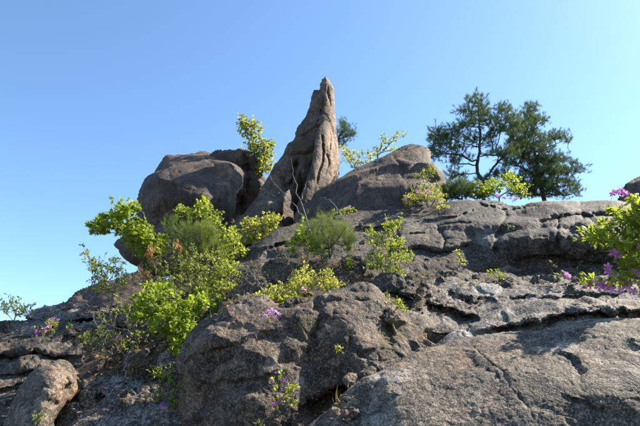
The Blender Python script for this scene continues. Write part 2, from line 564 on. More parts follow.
# foreground slab, lower right
rock('rock_slab', 'broad rough grey slab filling the lower right corner, nearest to the viewer',
     [(300, 432), (318, 418), (330, 409), (341, 398), (356, 385), (373, 374), (395, 363), (421, 351), (440, 344), (462, 337), (495, 333), (531, 330), (551, 328),
      (560, 322), (586, 320), (623, 318), (660, 317), (720, 318), (800, 330), (840, 390), (830, 500), (640, 530), (420, 530), (300, 500), (285, 450)],
     [(320, 430, 3.4), (345, 400, 3.45), (440, 346, 3.75), (550, 330, 3.75), (640, 320, 3.6), (720, 325, 3.4), (400, 400, 3.22), (480, 370, 3.38), (560, 360, 3.3), (640, 360, 3.18),
      (350, 460, 3.15), (450, 426, 3.05), (560, 426, 2.95), (640, 426, 2.9), (450, 500, 2.75), (640, 500, 2.6), (740, 420, 2.9), (300, 500, 3.1)],
     M['near'], step=0.75, R=0.10, rough=0.040, H=0.78, Lmax=0.5, fac=(0.42, 0.017), back=1.1, seed=3,
     ledges=[([(552, 348), (566, 356), (578, 362), (590, 374)], 0.06, 26, 3)],
     cracks=[([(470, 345), (500, 372), (520, 400), (540, 430)], 1.4, 0.025), ([(385, 372), (372, 390), (350, 420)], 3, 0.03), ([(560, 395), (600, 410), (645, 420)], 2, 0.025)],
     bumps=[(360, 405, 20, 16, 0.05), (600, 395, 40, 16, -0.05), (430, 372, 40, 14, -0.04)],
     paint=[('pale', 388, 376, 30, 9, 0.9), ('pale', 565, 345, 22, 14, 0.7), ('warm', 470, 355, 70, 16, 0.45), ('pale', 377, 418, 14, 8, 0.8), ('pale', 600, 410, 60, 14, 0.5)])

# lobe of slab lying on the right just above it
rock('rock_slab', 'low humped grey slab squeezed between the foreground slab and the flat ledge, right of centre',
     [(434, 350), (444, 338), (458, 327), (478, 318), (496, 311), (512, 305), (540, 302), (580, 300), (640, 300), (740, 302), (850, 312), (850, 350), (640, 350), (560, 350), (480, 360), (445, 362)],
     [(440, 343, 4.15), (480, 330, 4.15), (480, 320, 4.35), (530, 320, 4.15), (530, 305, 4.5), (600, 315, 4.0), (600, 301, 4.35), (700, 305, 4.2), (640, 340, 3.95), (500, 350, 4.1), (720, 330, 3.9)],
     M['grey'], R=0.13, rough=0.045, Lmax=0.5, fac=(0.32, 0.040), back=0.6, seed=5, ledges=[([(466, 333), (500, 329), (530, 323), (560, 316), (600, 313), (700, 310)], 0.22, 40, 1.8)],
     cracks=[([(500, 312), (506, 322), (500, 334)], 2, 0.04), ([(560, 300), (566, 310), (590, 318), (640, 322)], 1.6, 0.04)],
     paint=[('pale', 460, 332, 22, 10, 0.8), ('pale', 520, 310, 40, 8, 0.5), ('pale', 610, 306, 40, 6, 0.5)])

# flat ledge above
rock('rock_ledge', 'flat pale grey ledge of cracked granite running to the right edge below the magenta flowers',
     [(408, 318), (414, 300), (420, 290), (432, 284), (452, 281), (470, 283), (492, 285), (512, 289), (526, 287), (545, 284), (580, 284), (640, 282), (740, 283), (850, 290), (850, 325), (600, 325), (500, 330), (450, 335), (420, 330)],
     [(420, 300, 5.0), (450, 283, 5.4), (500, 290, 5.2), (560, 286, 5.1), (640, 284, 4.95), (440, 315, 4.75), (500, 308, 4.7), (560, 300, 4.65), (640, 300, 4.55), (720, 300, 4.5), (500, 325, 4.6), (640, 320, 4.5)],
     M['grey'], R=0.10, rough=0.050, Lmax=0.45, fac=(0.5, 0.040), back=0.8, seed=8, joints=0.03, jdir=(-0.35, -0.2, 1), jsp=0.16,
     ledges=[([(424, 301), (436, 305), (452, 309), (466, 314), (480, 320)], 0.28, 16, 2.2), ([(448, 289), (462, 296), (478, 300), (500, 299)], 0.10, 14, 1.6), ([(505, 296), (540, 299), (575, 296), (640, 292)], 0.08, 10, 1.6)],
     cracks=[([(470, 284), (482, 292), (500, 298), (530, 300)], 1.5, 0.06), ([(540, 285), (530, 293), (520, 304)], 1.4, 0.05)],
     paint=[('pale', 485, 291, 22, 8, 0.9), ('pale', 450, 286, 14, 5, 0.6), ('pale', 540, 291, 40, 6, 0.6), ('moss', 420, 296, 12, 12, 0.7), ('warm', 455, 312, 20, 8, 0.7)])

# big central boulder
rock('boulder', 'massive rough brown boulder in the lower centre with a vertical groove down its face',
     [(184, 470), (181, 426), (178, 392), (177, 366), (184, 342), (199, 320), (221, 306), (238, 299), (252, 296), (266, 299), (282, 304), (299, 302), (311, 298), (318, 295), (332, 288), (343, 285),
      (359, 283), (373, 287), (384, 296), (397, 306), (411, 310), (428, 316), (446, 322), (455, 328), (452, 344), (430, 370), (400, 400), (370, 440), (350, 520), (190, 520)],
     [(184, 426, 4.3), (180, 380, 4.35), (195, 340, 4.3), (215, 320, 4.3), (215, 380, 4.05), (220, 440, 3.95), (252, 303, 4.5), (270, 330, 4.15), (270, 380, 3.95), (270, 430, 3.85), (300, 310, 4.35),
      (310, 345, 4.2), (325, 300, 4.5), (345, 290, 4.6), (335, 320, 4.25), (345, 350, 4.12), (372, 300, 4.5), (375, 340, 4.2), (410, 318, 4.55), (410, 345, 4.35), (440, 330, 4.6),
      (330, 385, 4.15), (370, 372, 4.0), (300, 400, 3.95), (330, 440, 3.95), (400, 380, 4.1), (300, 500, 3.7), (200, 500, 3.9)],
     M['mid'], step=0.75, R=0.12, rough=0.050, H=0.76, Lmax=0.45, fac=(0.30, 0.036), back=0.9, seed=12,
     ledges=[([(296, 406), (318, 396), (345, 386), (368, 380)], 0.30, 45, 4), ([(205, 352), (232, 345), (262, 333), (290, 330)], 0.06, 26, 4), ([(326, 302), (345, 296), (372, 300)], 0.05, 18, 3),
             ([(190, 388), (225, 380), (262, 378), (285, 368)], 0.05, 24, 3)],
     cracks=[([(313, 298), (318, 315), (315, 335), (310, 352), (306, 372)], 3.5, 0.09), ([(386, 300), (383, 320), (392, 345), (402, 362)], 3.5, 0.09), ([(340, 372), (352, 350), (350, 330)], 2, 0.03)],
     bumps=[(250, 352, 22, 16, -0.04), (335, 305, 20, 12, -0.08), (230, 400, 20, 20, -0.05), (289, 345, 10, 10, -0.04)],
     paint=[('pale', 275, 366, 14, 9, 0.9), ('pale', 297, 382, 9, 7, 0.8), ('pale', 330, 296, 16, 8, 0.6), ('warm', 225, 312, 24, 7, 0.4), ('moss', 306, 330, 12, 14, 0.55), ('moss', 330, 410, 26, 18, 0.9),
            ('moss', 396, 330, 16, 16, 0.8), ('warm', 271, 330, 5, 5, 0.8), ('moss', 388, 345, 10, 12, 0.6), ('warm', 355, 372, 10, 5, 0.5)])

# lower left boulder
rock('boulder', 'angular pale brown boulder leaning in the bottom left corner',
     [(0, 440), (5, 420), (10, 408), (15, 397), (27, 378), (40, 367), (55, 362), (66, 362), (75, 369), (83, 379), (84, 387), (74, 396), (63, 408), (56, 420), (58, 450), (30, 480), (0, 480)],
     [(8, 420, 4.55), (25, 390, 4.5), (40, 375, 4.5), (55, 366, 4.6), (40, 400, 4.22), (56, 380, 4.25), (58, 398, 4.25), (72, 376, 4.7), (80, 386, 4.85), (66, 405, 4.65), (40, 430, 4.1), (20, 440, 4.3), (58, 430, 4.5)],
     M['near'], R=0.05, rough=0.05, Lmax=0.5, fac=(0.24, 0.024), back=0.5, seed=16, joints=0.02, jdir=(0.5, 0.1, 1), jsp=0.18,
     ledges=[([(60, 372), (68, 384), (62, 398), (52, 412)], 0.05, 40, 2)],
     paint=[('warm', 72, 390, 14, 18, 1.0), ('warm', 50, 372, 20, 8, 0.6), ('pale', 42, 392, 18, 16, 0.55), ('pale', 70, 372, 10, 6, 0.5)])

rock('rock_slab', 'sloping slab with a sunlit pale top at the foot of the shrubs, lower left',
     [(52, 440), (58, 420), (66, 405), (76, 394), (88, 384), (106, 377), (124, 377), (146, 377), (166, 380), (190, 388), (215, 420), (215, 500), (60, 500)],
     [(90, 386, 5.05), (125, 379, 5.15), (160, 382, 5.0), (190, 392, 4.8), (80, 410, 4.7), (120, 405, 4.65), (160, 410, 4.5), (100, 440, 4.35), (160, 450, 4.2), (70, 440, 4.45)],
     M['grey'], R=0.10, rough=0.05, Lmax=0.45, fac=(0.26, 0.045), back=0.6, seed=18,
     ledges=[([(72, 398), (90, 402), (104, 394), (118, 388)], 0.08, 14, 2), ([(140, 380), (136, 392), (124, 402)], 0.06, 14, 2)],
     cracks=[([(92, 384), (88, 396), (78, 408)], 1.6, 0.07), ([(150, 380), (152, 395), (140, 415)], 1.6, 0.05)],
     paint=[('pale', 118, 381, 34, 7, 0.9), ('pale', 100, 420, 34, 12, 0.6), ('warm', 74, 402, 12, 14, 0.8)])

rock('rock_slab', 'layered grey rock shelf with a dark hollow beneath it at the left edge',
     [(-90, 345), (-60, 328), (-20, 326), (0, 324), (22, 319), (44, 317), (73, 320), (96, 320), (112, 321), (118, 328), (116, 342), (100, 356), (84, 366), (60, 366), (30, 372), (-30, 380), (-90, 380)],
     [(0, 326, 6.4), (44, 320, 6.6), (90, 322, 6.6), (115, 326, 6.4), (0, 345, 5.75), (40, 342, 5.8), (80, 340, 5.95), (60, 358, 5.8), (100, 350, 6.05), (0, 368, 5.6), (-60, 350, 5.7), (-60, 332, 6.3)],
     M['ridge'], R=0.12, rough=0.06, Lmax=0.5, fac=(0.38, 0.075), back=0.9, seed=21, joints=0.035, jdir=(-0.15, -0.1, 1), jsp=0.17,
     ledges=[([(-30, 358), (10, 356), (34, 352), (60, 356), (86, 358)], 0.16, 14, 2), ([(50, 346), (66, 336), (90, 334), (116, 334)], 0.10, 12, 2), ([(0, 340), (30, 334), (50, 330)], 0.06, 10, 1.5)],
     paint=[('pale', 30, 326, 34, 6, 0.9), ('pale', 90, 325, 26, 5, 0.9), ('pale', 60, 343, 18, 5, 0.7), ('pale', 10, 347, 20, 5, 0.6)])

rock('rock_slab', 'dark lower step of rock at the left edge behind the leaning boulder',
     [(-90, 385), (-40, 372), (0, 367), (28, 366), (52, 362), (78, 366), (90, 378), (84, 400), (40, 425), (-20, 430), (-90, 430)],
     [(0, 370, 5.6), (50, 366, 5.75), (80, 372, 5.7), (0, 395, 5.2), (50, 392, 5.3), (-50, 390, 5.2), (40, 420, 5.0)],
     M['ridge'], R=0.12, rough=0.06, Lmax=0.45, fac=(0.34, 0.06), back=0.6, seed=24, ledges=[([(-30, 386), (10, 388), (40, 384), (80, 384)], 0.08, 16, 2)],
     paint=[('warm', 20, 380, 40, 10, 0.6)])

rock('rock_slab', 'thin flat slab stacked on the left shelf under the bare shrub',
     [(26, 317), (32, 311), (41, 307), (58, 304), (74, 303), (94, 305), (118, 306), (136, 310), (136, 318), (112, 320), (92, 318), (70, 320), (46, 321)],
     [(30, 315, 7.0), (60, 306, 7.2), (100, 307, 7.3), (130, 311, 7.2), (60, 316, 6.75), (100, 315, 6.85), (130, 318, 6.9)],
     M['grey'], R=0.07, rough=0.10, Lmax=0.35, back=0.6, seed=27, cracks=[([(30, 311), (60, 312), (96, 309)], 1.4, 0.06)],
     paint=[('pale', 60, 309, 30, 5, 0.7), ('warm', 60, 305, 40, 2.5, 0.5)], step=0.8)

rock('rock_slab', 'rounded brown dome of rock on the left skyline below the overhanging boulder',
     [(62, 312), (69, 302), (81, 294), (96, 285), (108, 279), (120, 277), (136, 275), (160, 276), (180, 290), (170, 325), (120, 325), (80, 322)],
     [(70, 305, 8.6), (95, 288, 8.8), (120, 280, 9.0), (150, 280, 8.8), (100, 300, 8.3), (130, 300, 8.2), (150, 315, 8.1)],
     M['far'], R=0.45, rough=0.03, Lmax=0.8, fac=(0.8, 0.08), back=1.2, seed=30, cracks=[([(80, 297), (100, 300), (125, 294)], 1.3, 0.05)])

rock('boulder', 'small dark rounded boulder jutting over the sky at left, half hidden by bright leaves',
     [(113, 246), (115, 240), (120, 236), (135, 230), (160, 225), (190, 228), (205, 240), (205, 262), (185, 274), (155, 275), (136, 268), (127, 262), (119, 254)],
     [(116, 245, 10.4), (130, 250, 10.1), (160, 250, 9.9), (190, 250, 9.9), (150, 270, 10.2), (150, 230, 10.3)],
     M['far'], R=0.3, rough=0.03, Lmax=0.8, fac=(0.8, 0.08), back=0.5, seed=33, lift=True)

rock('boulder', 'huge rounded dark brown boulder on the upper left skyline beside the spire',
     [(134, 214), (137, 202), (140, 191), (147, 178), (156, 167), (166, 158), (176, 155), (190, 154), (206, 153), (222, 157), (233, 162), (239, 170), (241, 178), (238, 194), (234, 208), (226, 226), (222, 250), (190, 262), (160, 258), (140, 240), (132, 226)],
     [(140, 205, 11.3), (150, 180, 11.2), (170, 162, 12.0), (200, 157, 12.3), (230, 163, 11.9), (158, 205, 10.75), (156, 186, 10.9), (190, 181, 10.3), (175, 176, 10.75), (208, 176, 10.9), (180, 220, 10.75), (215, 192, 10.45), (185, 200, 10.4), (232, 190, 10.9), (210, 225, 10.8), (170, 245, 11.3), (190, 168, 11.3)],
     M['far'], R=0.40, rough=0.030, H=0.95, Lmax=1.3, fac=(1.3, 0.14), back=1.5, seed=36, wk=0.6,
     ledges=[([(160, 176), (178, 172), (196, 178), (208, 186)], 0.16, 24, 5), ([(206, 160), (216, 166), (222, 178), (226, 192)], 0.12, 26, 3)],
     cracks=[([(196, 172), (206, 178), (214, 190), (216, 204)], 2.0, 0.08)],
     bumps=[(226, 176, 6, 14, -0.08)],
     paint=[('warm', 190, 158, 34, 6, 0.7), ('warm', 165, 168, 14, 8, 0.45), ('warm', 224, 175, 9, 12, 0.7)])

rock('boulder', 'dark rock wedged behind the huge boulder under the yellow-green sapling',
     [(205, 166), (212, 155), (223, 150), (234, 148), (243, 148), (254, 154), (262, 168), (271, 185), (268, 210), (250, 232), (225, 240), (215, 220)],
     [(215, 160, 12.2), (240, 155, 12.1), (260, 165, 12.3), (250, 172, 12.4), (248, 190, 12.5), (240, 215, 12.3), (225, 230, 12.2)],
     M['far'], R=0.35, rough=0.035, Lmax=1.0, fac=(0.7, 0.10), back=1.0, seed=39, cracks=[([(246, 150), (250, 170), (244, 195), (236, 220)], 2.2, 0.2)],
     paint=[('moss', 256, 195, 12, 16, 0.5)])

# spire
sp = empty('rock_spire', P(300, 205, 11.6), 'tall tapering granite spire standing highest on the skyline, sunlit on its right side', 'rock spire')
rock('pinnacle', '', [(250, 212), (256, 198), (263, 184), (270, 172), (276, 162), (283, 154), (286, 148), (289, 142), (295, 136), (298, 128), (303, 120), (307, 112), (310, 102), (312, 93), (315, 90), (319.5, 90.5), (321, 84), (323.2, 78.5), (326, 76), (328.6, 79.5),
      (332, 85), (334, 91), (334.6, 108), (336, 124), (337.5, 140), (339, 156), (339.3, 170), (337, 180), (325, 200), (300, 225), (265, 230)],
     [(326, 80, 11.75), (330, 95, 11.7), (318, 92, 11.7), (312, 110, 11.5), (330, 115, 11.6), (300, 132, 11.4), (318, 130, 11.4), (290, 148, 11.3), (305, 150, 11.15), (335, 150, 11.7), (275, 170, 11.2), (305, 172, 11.2),
      (285, 185, 11.2), (262, 195, 11.0), (285, 210, 11.0), (310, 195, 11.6), (335, 175, 11.7)],
     M['spire'], R=0.16, rough=0.022, fac=(0.36, 0.026, 0.30), H=0.95, Lmax=0.9, back=0.5, seed=42, parent=sp, step=0.7, aniso=(1.5, 1.5, 0.7), wk=0.45,
     ledges=[([(286, 156), (296, 153), (306, 151), (318, 150)], 0.13, 34, 3), ([(296, 136), (306, 132), (318, 126), (328, 122)], 0.10, 14, 2)],
     cracks=[([(320.5, 90), (323, 100), (321, 115), (314, 130)], 0.9, 0.12), ([(314, 95), (311, 108), (306, 120)], 1.0, 0.04), ([(328, 86), (328, 98), (331, 108)], 0.7, 0.05),
             ([(298, 158), (294, 175), (290, 200)], 2.5, 0.2), ([(276, 166), (284, 180), (288, 200)], 1.6, 0.10)],
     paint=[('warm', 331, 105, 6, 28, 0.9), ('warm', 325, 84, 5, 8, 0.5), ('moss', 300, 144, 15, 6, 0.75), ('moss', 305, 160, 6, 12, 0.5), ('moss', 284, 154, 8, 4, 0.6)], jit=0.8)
rock('column', '', [(318, 128), (323, 121), (328, 119), (333, 120), (335.5, 132), (337.5, 145), (339, 158), (339.3, 170), (337.5, 178), (330, 190), (318, 205), (305, 215), (296, 210), (300, 198), (306, 183), (311, 166), (314, 150), (316, 137)],
     [(325, 125, 11.3), (320, 150, 10.95), (316, 175, 10.75), (308, 195, 10.6), (302, 210, 10.6), (334, 130, 11.45), (335, 150, 11.35), (336, 170, 11.3), (328, 190, 11.0), (326, 165, 11.05)],
     M['spire'], R=0.20, rough=0.018, fac=(0.34, 0.030, 0.28), H=0.95, Lmax=0.7, back=0.3, seed=45, parent=sp, step=0.6, aniso=(1.6, 1.6, 0.6), wk=0.3,
     cracks=[([(322, 134), (324, 150), (321, 168), (316, 186)], 0.9, 0.15), ([(330, 124), (331.5, 138), (330, 152)], 0.7, 0.07), ([(327, 152), (328, 164), (325, 178)], 0.8, 0.07)],
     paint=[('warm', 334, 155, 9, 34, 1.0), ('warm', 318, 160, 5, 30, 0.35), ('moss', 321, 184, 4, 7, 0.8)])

rock('boulder', 'grey leaning slab of rock at the foot of the spire, left of it',
     [(226, 236), (232, 222), (238, 213), (248, 205), (262, 196), (275, 190), (288, 187), (291, 196), (289, 210), (286, 226), (270, 240), (245, 246), (228, 246)],
     [(235, 225, 10.4), (250, 208, 10.5), (270, 196, 10.6), (285, 192, 10.8), (262, 215, 10.15), (280, 212, 10.3), (260, 235, 10.1)],
     M['spire'], R=0.25, rough=0.03, Lmax=0.8, fac=(0.6, 0.08), back=0.6, seed=48, cracks=[([(270, 196), (276, 210), (274, 228)], 1.5, 0.06)], step=0.8,
     paint=[('pale', 270, 203, 14, 8, 0.6)])
rock('boulder', 'narrow dark rock in the gap between the leaning slab and the spire',
     [(283, 200), (291, 186), (298, 172), (304, 168), (308, 176), (304, 190), (298, 204), (296, 226), (284, 230)],
     [(298, 178, 11.0), (292, 200, 10.6), (290, 220, 10.5)], M['far'], R=0.2, rough=0.09, back=0.4, seed=50, step=0.8, paint=[('moss', 300, 180, 10, 16, 0.7)])

rock('boulder', 'large wedge-shaped brown boulder rising to the right, lying against the foot of the spire',
     [(296, 214), (301, 203), (312, 195), (322, 186), (336, 177), (352, 168), (370, 159), (388, 151.5), (398, 147), (408, 144), (420, 145), (429, 150), (432, 159), (437, 168), (441, 177), (446, 190), (448, 204), (430, 222), (380, 226), (320, 228), (300, 225)],
     [(300, 210, 10.0), (330, 184, 10.0), (370, 162, 10.1), (408, 147, 10.1), (425, 152, 9.9), (440, 185, 9.3), (320, 208, 9.4), (345, 190, 9.15), (375, 176, 9.1), (405, 165, 9.3), (420, 180, 8.8), (395, 200, 8.7), (350, 212, 8.9), (430, 205, 8.8)],
     M['far'], R=0.28, rough=0.028, H=0.95, Lmax=1.1, fac=(1.2, 0.11), back=1.3, seed=52, wk=0.6,
     ledges=[([(352, 192), (372, 182), (392, 170), (404, 158)], 0.10, 20, 4), ([(400, 178), (418, 176), (436, 182)], 0.08, 12, 3)],
     cracks=[([(388, 152), (396, 160), (404, 168), (398, 180)], 1.5, 0.06), ([(330, 196), (350, 186), (362, 176)], 1.5, 0.05)],
     paint=[('warm', 360, 172, 44, 12, 0.6), ('warm', 412, 150, 18, 8, 0.7), ('moss', 390, 153, 12, 3, 0.9), ('moss', 407, 155, 6, 3, 0.8)])

# the long ridge
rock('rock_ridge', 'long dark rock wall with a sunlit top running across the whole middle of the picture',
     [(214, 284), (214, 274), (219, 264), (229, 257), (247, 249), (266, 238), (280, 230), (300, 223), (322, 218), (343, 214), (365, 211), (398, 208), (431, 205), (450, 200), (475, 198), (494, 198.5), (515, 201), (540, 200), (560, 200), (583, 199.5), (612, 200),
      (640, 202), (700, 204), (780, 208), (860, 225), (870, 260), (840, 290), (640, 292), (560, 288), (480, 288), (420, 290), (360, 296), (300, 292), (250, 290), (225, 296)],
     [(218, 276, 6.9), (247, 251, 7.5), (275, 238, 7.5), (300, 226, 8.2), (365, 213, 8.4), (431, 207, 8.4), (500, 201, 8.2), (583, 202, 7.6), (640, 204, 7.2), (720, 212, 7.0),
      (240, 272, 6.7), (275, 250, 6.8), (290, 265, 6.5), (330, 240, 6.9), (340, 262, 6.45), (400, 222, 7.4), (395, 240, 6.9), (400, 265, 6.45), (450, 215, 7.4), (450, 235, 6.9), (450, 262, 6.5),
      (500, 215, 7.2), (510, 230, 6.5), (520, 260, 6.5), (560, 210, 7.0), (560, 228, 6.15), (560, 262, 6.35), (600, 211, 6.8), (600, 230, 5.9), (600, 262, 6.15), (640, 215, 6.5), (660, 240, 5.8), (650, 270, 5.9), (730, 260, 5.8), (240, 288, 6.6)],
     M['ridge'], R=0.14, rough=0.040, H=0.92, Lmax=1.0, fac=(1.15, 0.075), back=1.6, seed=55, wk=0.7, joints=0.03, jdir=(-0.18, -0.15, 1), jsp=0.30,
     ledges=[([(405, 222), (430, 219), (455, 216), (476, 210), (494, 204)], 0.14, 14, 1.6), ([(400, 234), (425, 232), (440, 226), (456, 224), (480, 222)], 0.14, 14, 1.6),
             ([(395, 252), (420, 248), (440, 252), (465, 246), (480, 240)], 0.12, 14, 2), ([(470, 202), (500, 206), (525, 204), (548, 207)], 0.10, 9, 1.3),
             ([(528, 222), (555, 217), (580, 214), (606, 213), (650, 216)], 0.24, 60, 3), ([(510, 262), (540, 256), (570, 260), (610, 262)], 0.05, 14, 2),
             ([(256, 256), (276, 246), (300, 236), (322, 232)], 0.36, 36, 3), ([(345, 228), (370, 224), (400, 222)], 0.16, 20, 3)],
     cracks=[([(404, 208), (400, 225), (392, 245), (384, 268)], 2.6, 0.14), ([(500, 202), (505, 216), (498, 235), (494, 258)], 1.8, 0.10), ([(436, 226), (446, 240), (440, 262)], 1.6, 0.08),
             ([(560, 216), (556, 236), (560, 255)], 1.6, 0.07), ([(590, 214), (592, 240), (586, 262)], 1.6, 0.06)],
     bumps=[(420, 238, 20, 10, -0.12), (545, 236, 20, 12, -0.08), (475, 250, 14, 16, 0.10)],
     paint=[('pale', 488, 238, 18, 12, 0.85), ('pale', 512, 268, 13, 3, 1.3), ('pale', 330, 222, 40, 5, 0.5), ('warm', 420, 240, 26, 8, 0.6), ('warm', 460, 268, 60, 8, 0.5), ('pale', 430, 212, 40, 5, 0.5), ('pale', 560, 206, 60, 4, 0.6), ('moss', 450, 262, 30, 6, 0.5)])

rock('boulder', 'brown rock just showing at the right edge on the skyline behind the flowering azalea',
     [(617, 200), (623, 189), (630, 181), (640, 176), (665, 172), (700, 180), (715, 200), (690, 220), (640, 222), (615, 215)],
     [(622, 195, 8.6), (640, 180, 8.6), (660, 190, 8.2), (690, 200, 8.2), (640, 210, 8.1)], M['far'], R=0.3, rough=0.09, back=0.9, seed=58, paint=[('warm', 640, 190, 30, 20, 0.4)])

# layered rubble under the ridge
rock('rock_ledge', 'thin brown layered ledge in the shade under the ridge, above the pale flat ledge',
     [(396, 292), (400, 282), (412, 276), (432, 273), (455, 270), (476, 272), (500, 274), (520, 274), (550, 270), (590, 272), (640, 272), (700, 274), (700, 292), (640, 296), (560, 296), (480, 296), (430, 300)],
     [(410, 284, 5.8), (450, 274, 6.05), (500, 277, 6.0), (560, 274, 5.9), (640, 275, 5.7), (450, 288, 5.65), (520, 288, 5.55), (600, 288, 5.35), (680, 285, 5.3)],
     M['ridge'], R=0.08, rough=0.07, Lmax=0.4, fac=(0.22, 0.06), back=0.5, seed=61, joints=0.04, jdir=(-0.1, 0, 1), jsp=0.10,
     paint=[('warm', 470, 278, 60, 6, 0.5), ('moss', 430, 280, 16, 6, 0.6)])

# smaller loose rocks
def small(label, pts, Y, mat, seed, paint=(), R=0.05, lean=0.12, step=0.6, rough=0.10, back=0.15):
    pts = np.array(pts, float)
    cx, cy = pts.mean(0); h = np.ptp(pts[:, 1]); w = np.ptp(pts[:, 0])
    ctrl = [(cx, pts[:, 1].min(), Y + lean), (cx, cy, Y), (cx, pts[:, 1].max(), Y), (cx - w / 2, cy, Y + 0.03), (cx + w / 2, cy, Y + 0.03)]
    return rock('small_rock', label, pts, ctrl, mat, R=R, rough=rough, Lmax=0.2, back=back, seed=seed, step=step, paint=paint)
small('small pale pinkish stone wedged in the cleft beside the foreground slab', [(343, 380), (345, 375), (351, 373), (357, 374), (360, 379), (357, 384), (349, 386)], 3.85, M['near'], 70, [('warm', 351, 378, 12, 10, 0.9), ('pale', 351, 378, 12, 10, 0.6)])
small('small grey stone right of the pale one in the cleft', [(358, 376), (363, 370), (370, 367), (376, 369), (374, 376), (366, 381)], 3.85, M['mid'], 71)
small('grey stone lying under the shrubs left of the central boulder', [(158, 358), (164, 352), (174, 350), (182, 353), (186, 364), (180, 376), (166, 378), (157, 370)], 5.0, M['grey'], 72, [('pale', 170, 355, 10, 6, 0.6)])
small('small shaded stone under the shrubs on the litter slope', [(124, 360), (130, 352), (142, 350), (152, 356), (154, 368), (140, 376), (126, 372)], 5.5, M['mid'], 73)
small('flat stone at the upper end of the litter slope', [(112, 321), (120, 316), (132, 315), (142, 319), (140, 326), (124, 329)], 6.5, M['ridge'], 74, [('pale', 126, 319, 10, 4, 0.8)])
small('rounded stone in the soil left of the low azalea', [(236, 292), (240, 282), (250, 276), (262, 277), (268, 286), (264, 297), (248, 302)], 5.4, M['mid'], 75, [('warm', 250, 290, 10, 5, 0.4)])
small('small lit stone on the top of the central boulder', [(284, 303), (290, 298), (300, 297), (308, 300), (306, 307), (292, 309)], 4.45, M['mid'], 76, [('pale', 298, 300, 10, 4, 0.5)])
small('dark knob of rock in the soil below the pine seedling', [(336, 268), (342, 258), (354, 254), (364, 258), (366, 270), (356, 280), (342, 280)], 5.95, M['ridge'], 77)
small('squat stone below the bright shrub on the middle ledge', [(372, 282), (380, 274), (392, 271), (402, 275), (406, 286), (394, 294), (378, 292)], 5.6, M['ridge'], 78, [('pale', 390, 276, 10, 4, 0.5)])
small('brown block under the ridge at its left end', [(262, 268), (272, 258), (286, 256), (296, 262), (298, 276), (284, 284), (266, 282)], 6.0, M['ridge'], 79)
# ------------------------------------------------------------------ plants
M['bark'] = None
def bark_mat(name, c0, c1):
    N = NT(name)
    co = N.node('ShaderNodeTexCoord').outputs['Object']
    n = N.noise(N.mapv(co, (1, 1, 0.35)), 60, 4, 0.7)
    c = N.mix(N.step(n, 0.4, 0.62), c0, c1)
    b = N.node('ShaderNodeBump'); b.inputs['Distance'].default_value = 0.008
    N.l.new(n, b.inputs['Height'])
    p = N.node('ShaderNodeBsdfPrincipled'); p.inputs['Roughness'].default_value = 0.85
    N.l.new(c, p.inputs['Base Color']); N.l.new(b.outputs[0], p.inputs['Normal'])
    N.l.new(p.outputs[0], N.out.inputs[0])
    return N.m
M['bark'] = bark_mat('bark_brown', (0.045, 0.034, 0.026), (0.12, 0.092, 0.072))
M['twig'] = bark_mat('bark_grey', (0.11, 0.095, 0.082), (0.24, 0.215, 0.19))
M['pinebark'] = bark_mat('bark_pine', (0.030, 0.022, 0.018), (0.085, 0.058, 0.045))
M['lime'] = leaf_mat('leaf_lime', (0.24, 0.31, 0.03), (0.42, 0.45, 0.05), (0.15, 0.21, 0.025), 0.6)
M['bright'] = leaf_mat('leaf_bright', (0.20, 0.29, 0.022), (0.37, 0.43, 0.035), (0.11, 0.18, 0.02), 0.6)
M['yellow'] = leaf_mat('leaf_yellow', (0.32, 0.34, 0.05), (0.50, 0.49, 0.08), (0.18, 0.23, 0.03), 0.6)
M['olive'] = leaf_mat('leaf_olive', (0.22, 0.25, 0.045), (0.38, 0.40, 0.08), (0.13, 0.17, 0.03), 0.55)
M['dull'] = leaf_mat('leaf_dull', (0.16, 0.19, 0.06), (0.27, 0.28, 0.10), (0.20, 0.19, 0.08), 0.5)
M['rust'] = leaf_mat('leaf_rust', (0.32, 0.14, 0.05), (0.42, 0.24, 0.08), (0.24, 0.13, 0.05), 0.5)
M['dry'] = leaf_mat('leaf_dry', (0.22, 0.13, 0.065), (0.36, 0.24, 0.13), (0.12, 0.07, 0.04), 0.15, 0.8)
M['grass'] = leaf_mat('grass_blade', (0.14, 0.19, 0.04), (0.30, 0.27, 0.09), (0.32, 0.22, 0.09), 0.4)
M['needle'] = leaf_mat('needle_dark', (0.065, 0.115, 0.034), (0.165, 0.215, 0.062), (0.035, 0.070, 0.026), 0.35, 0.6)
M['needle_l'] = leaf_mat('needle_light', (0.14, 0.20, 0.032), (0.27, 0.32, 0.055), (0.07, 0.12, 0.022), 0.35, 0.7)
M['petal'] = leaf_mat('petal_magenta', (0.62, 0.20, 0.53), (0.74, 0.36, 0.68), (0.52, 0.12, 0.45), 0.45, 0.5)
M['petal_d'] = leaf_mat('petal_purple', (0.46, 0.09, 0.46), (0.58, 0.17, 0.56), (0.36, 0.05, 0.38), 0.45, 0.5)
M['petal_p'] = leaf_mat('petal_pink', (0.74, 0.36, 0.66), (0.80, 0.48, 0.74), (0.66, 0.28, 0.58), 0.45, 0.5)

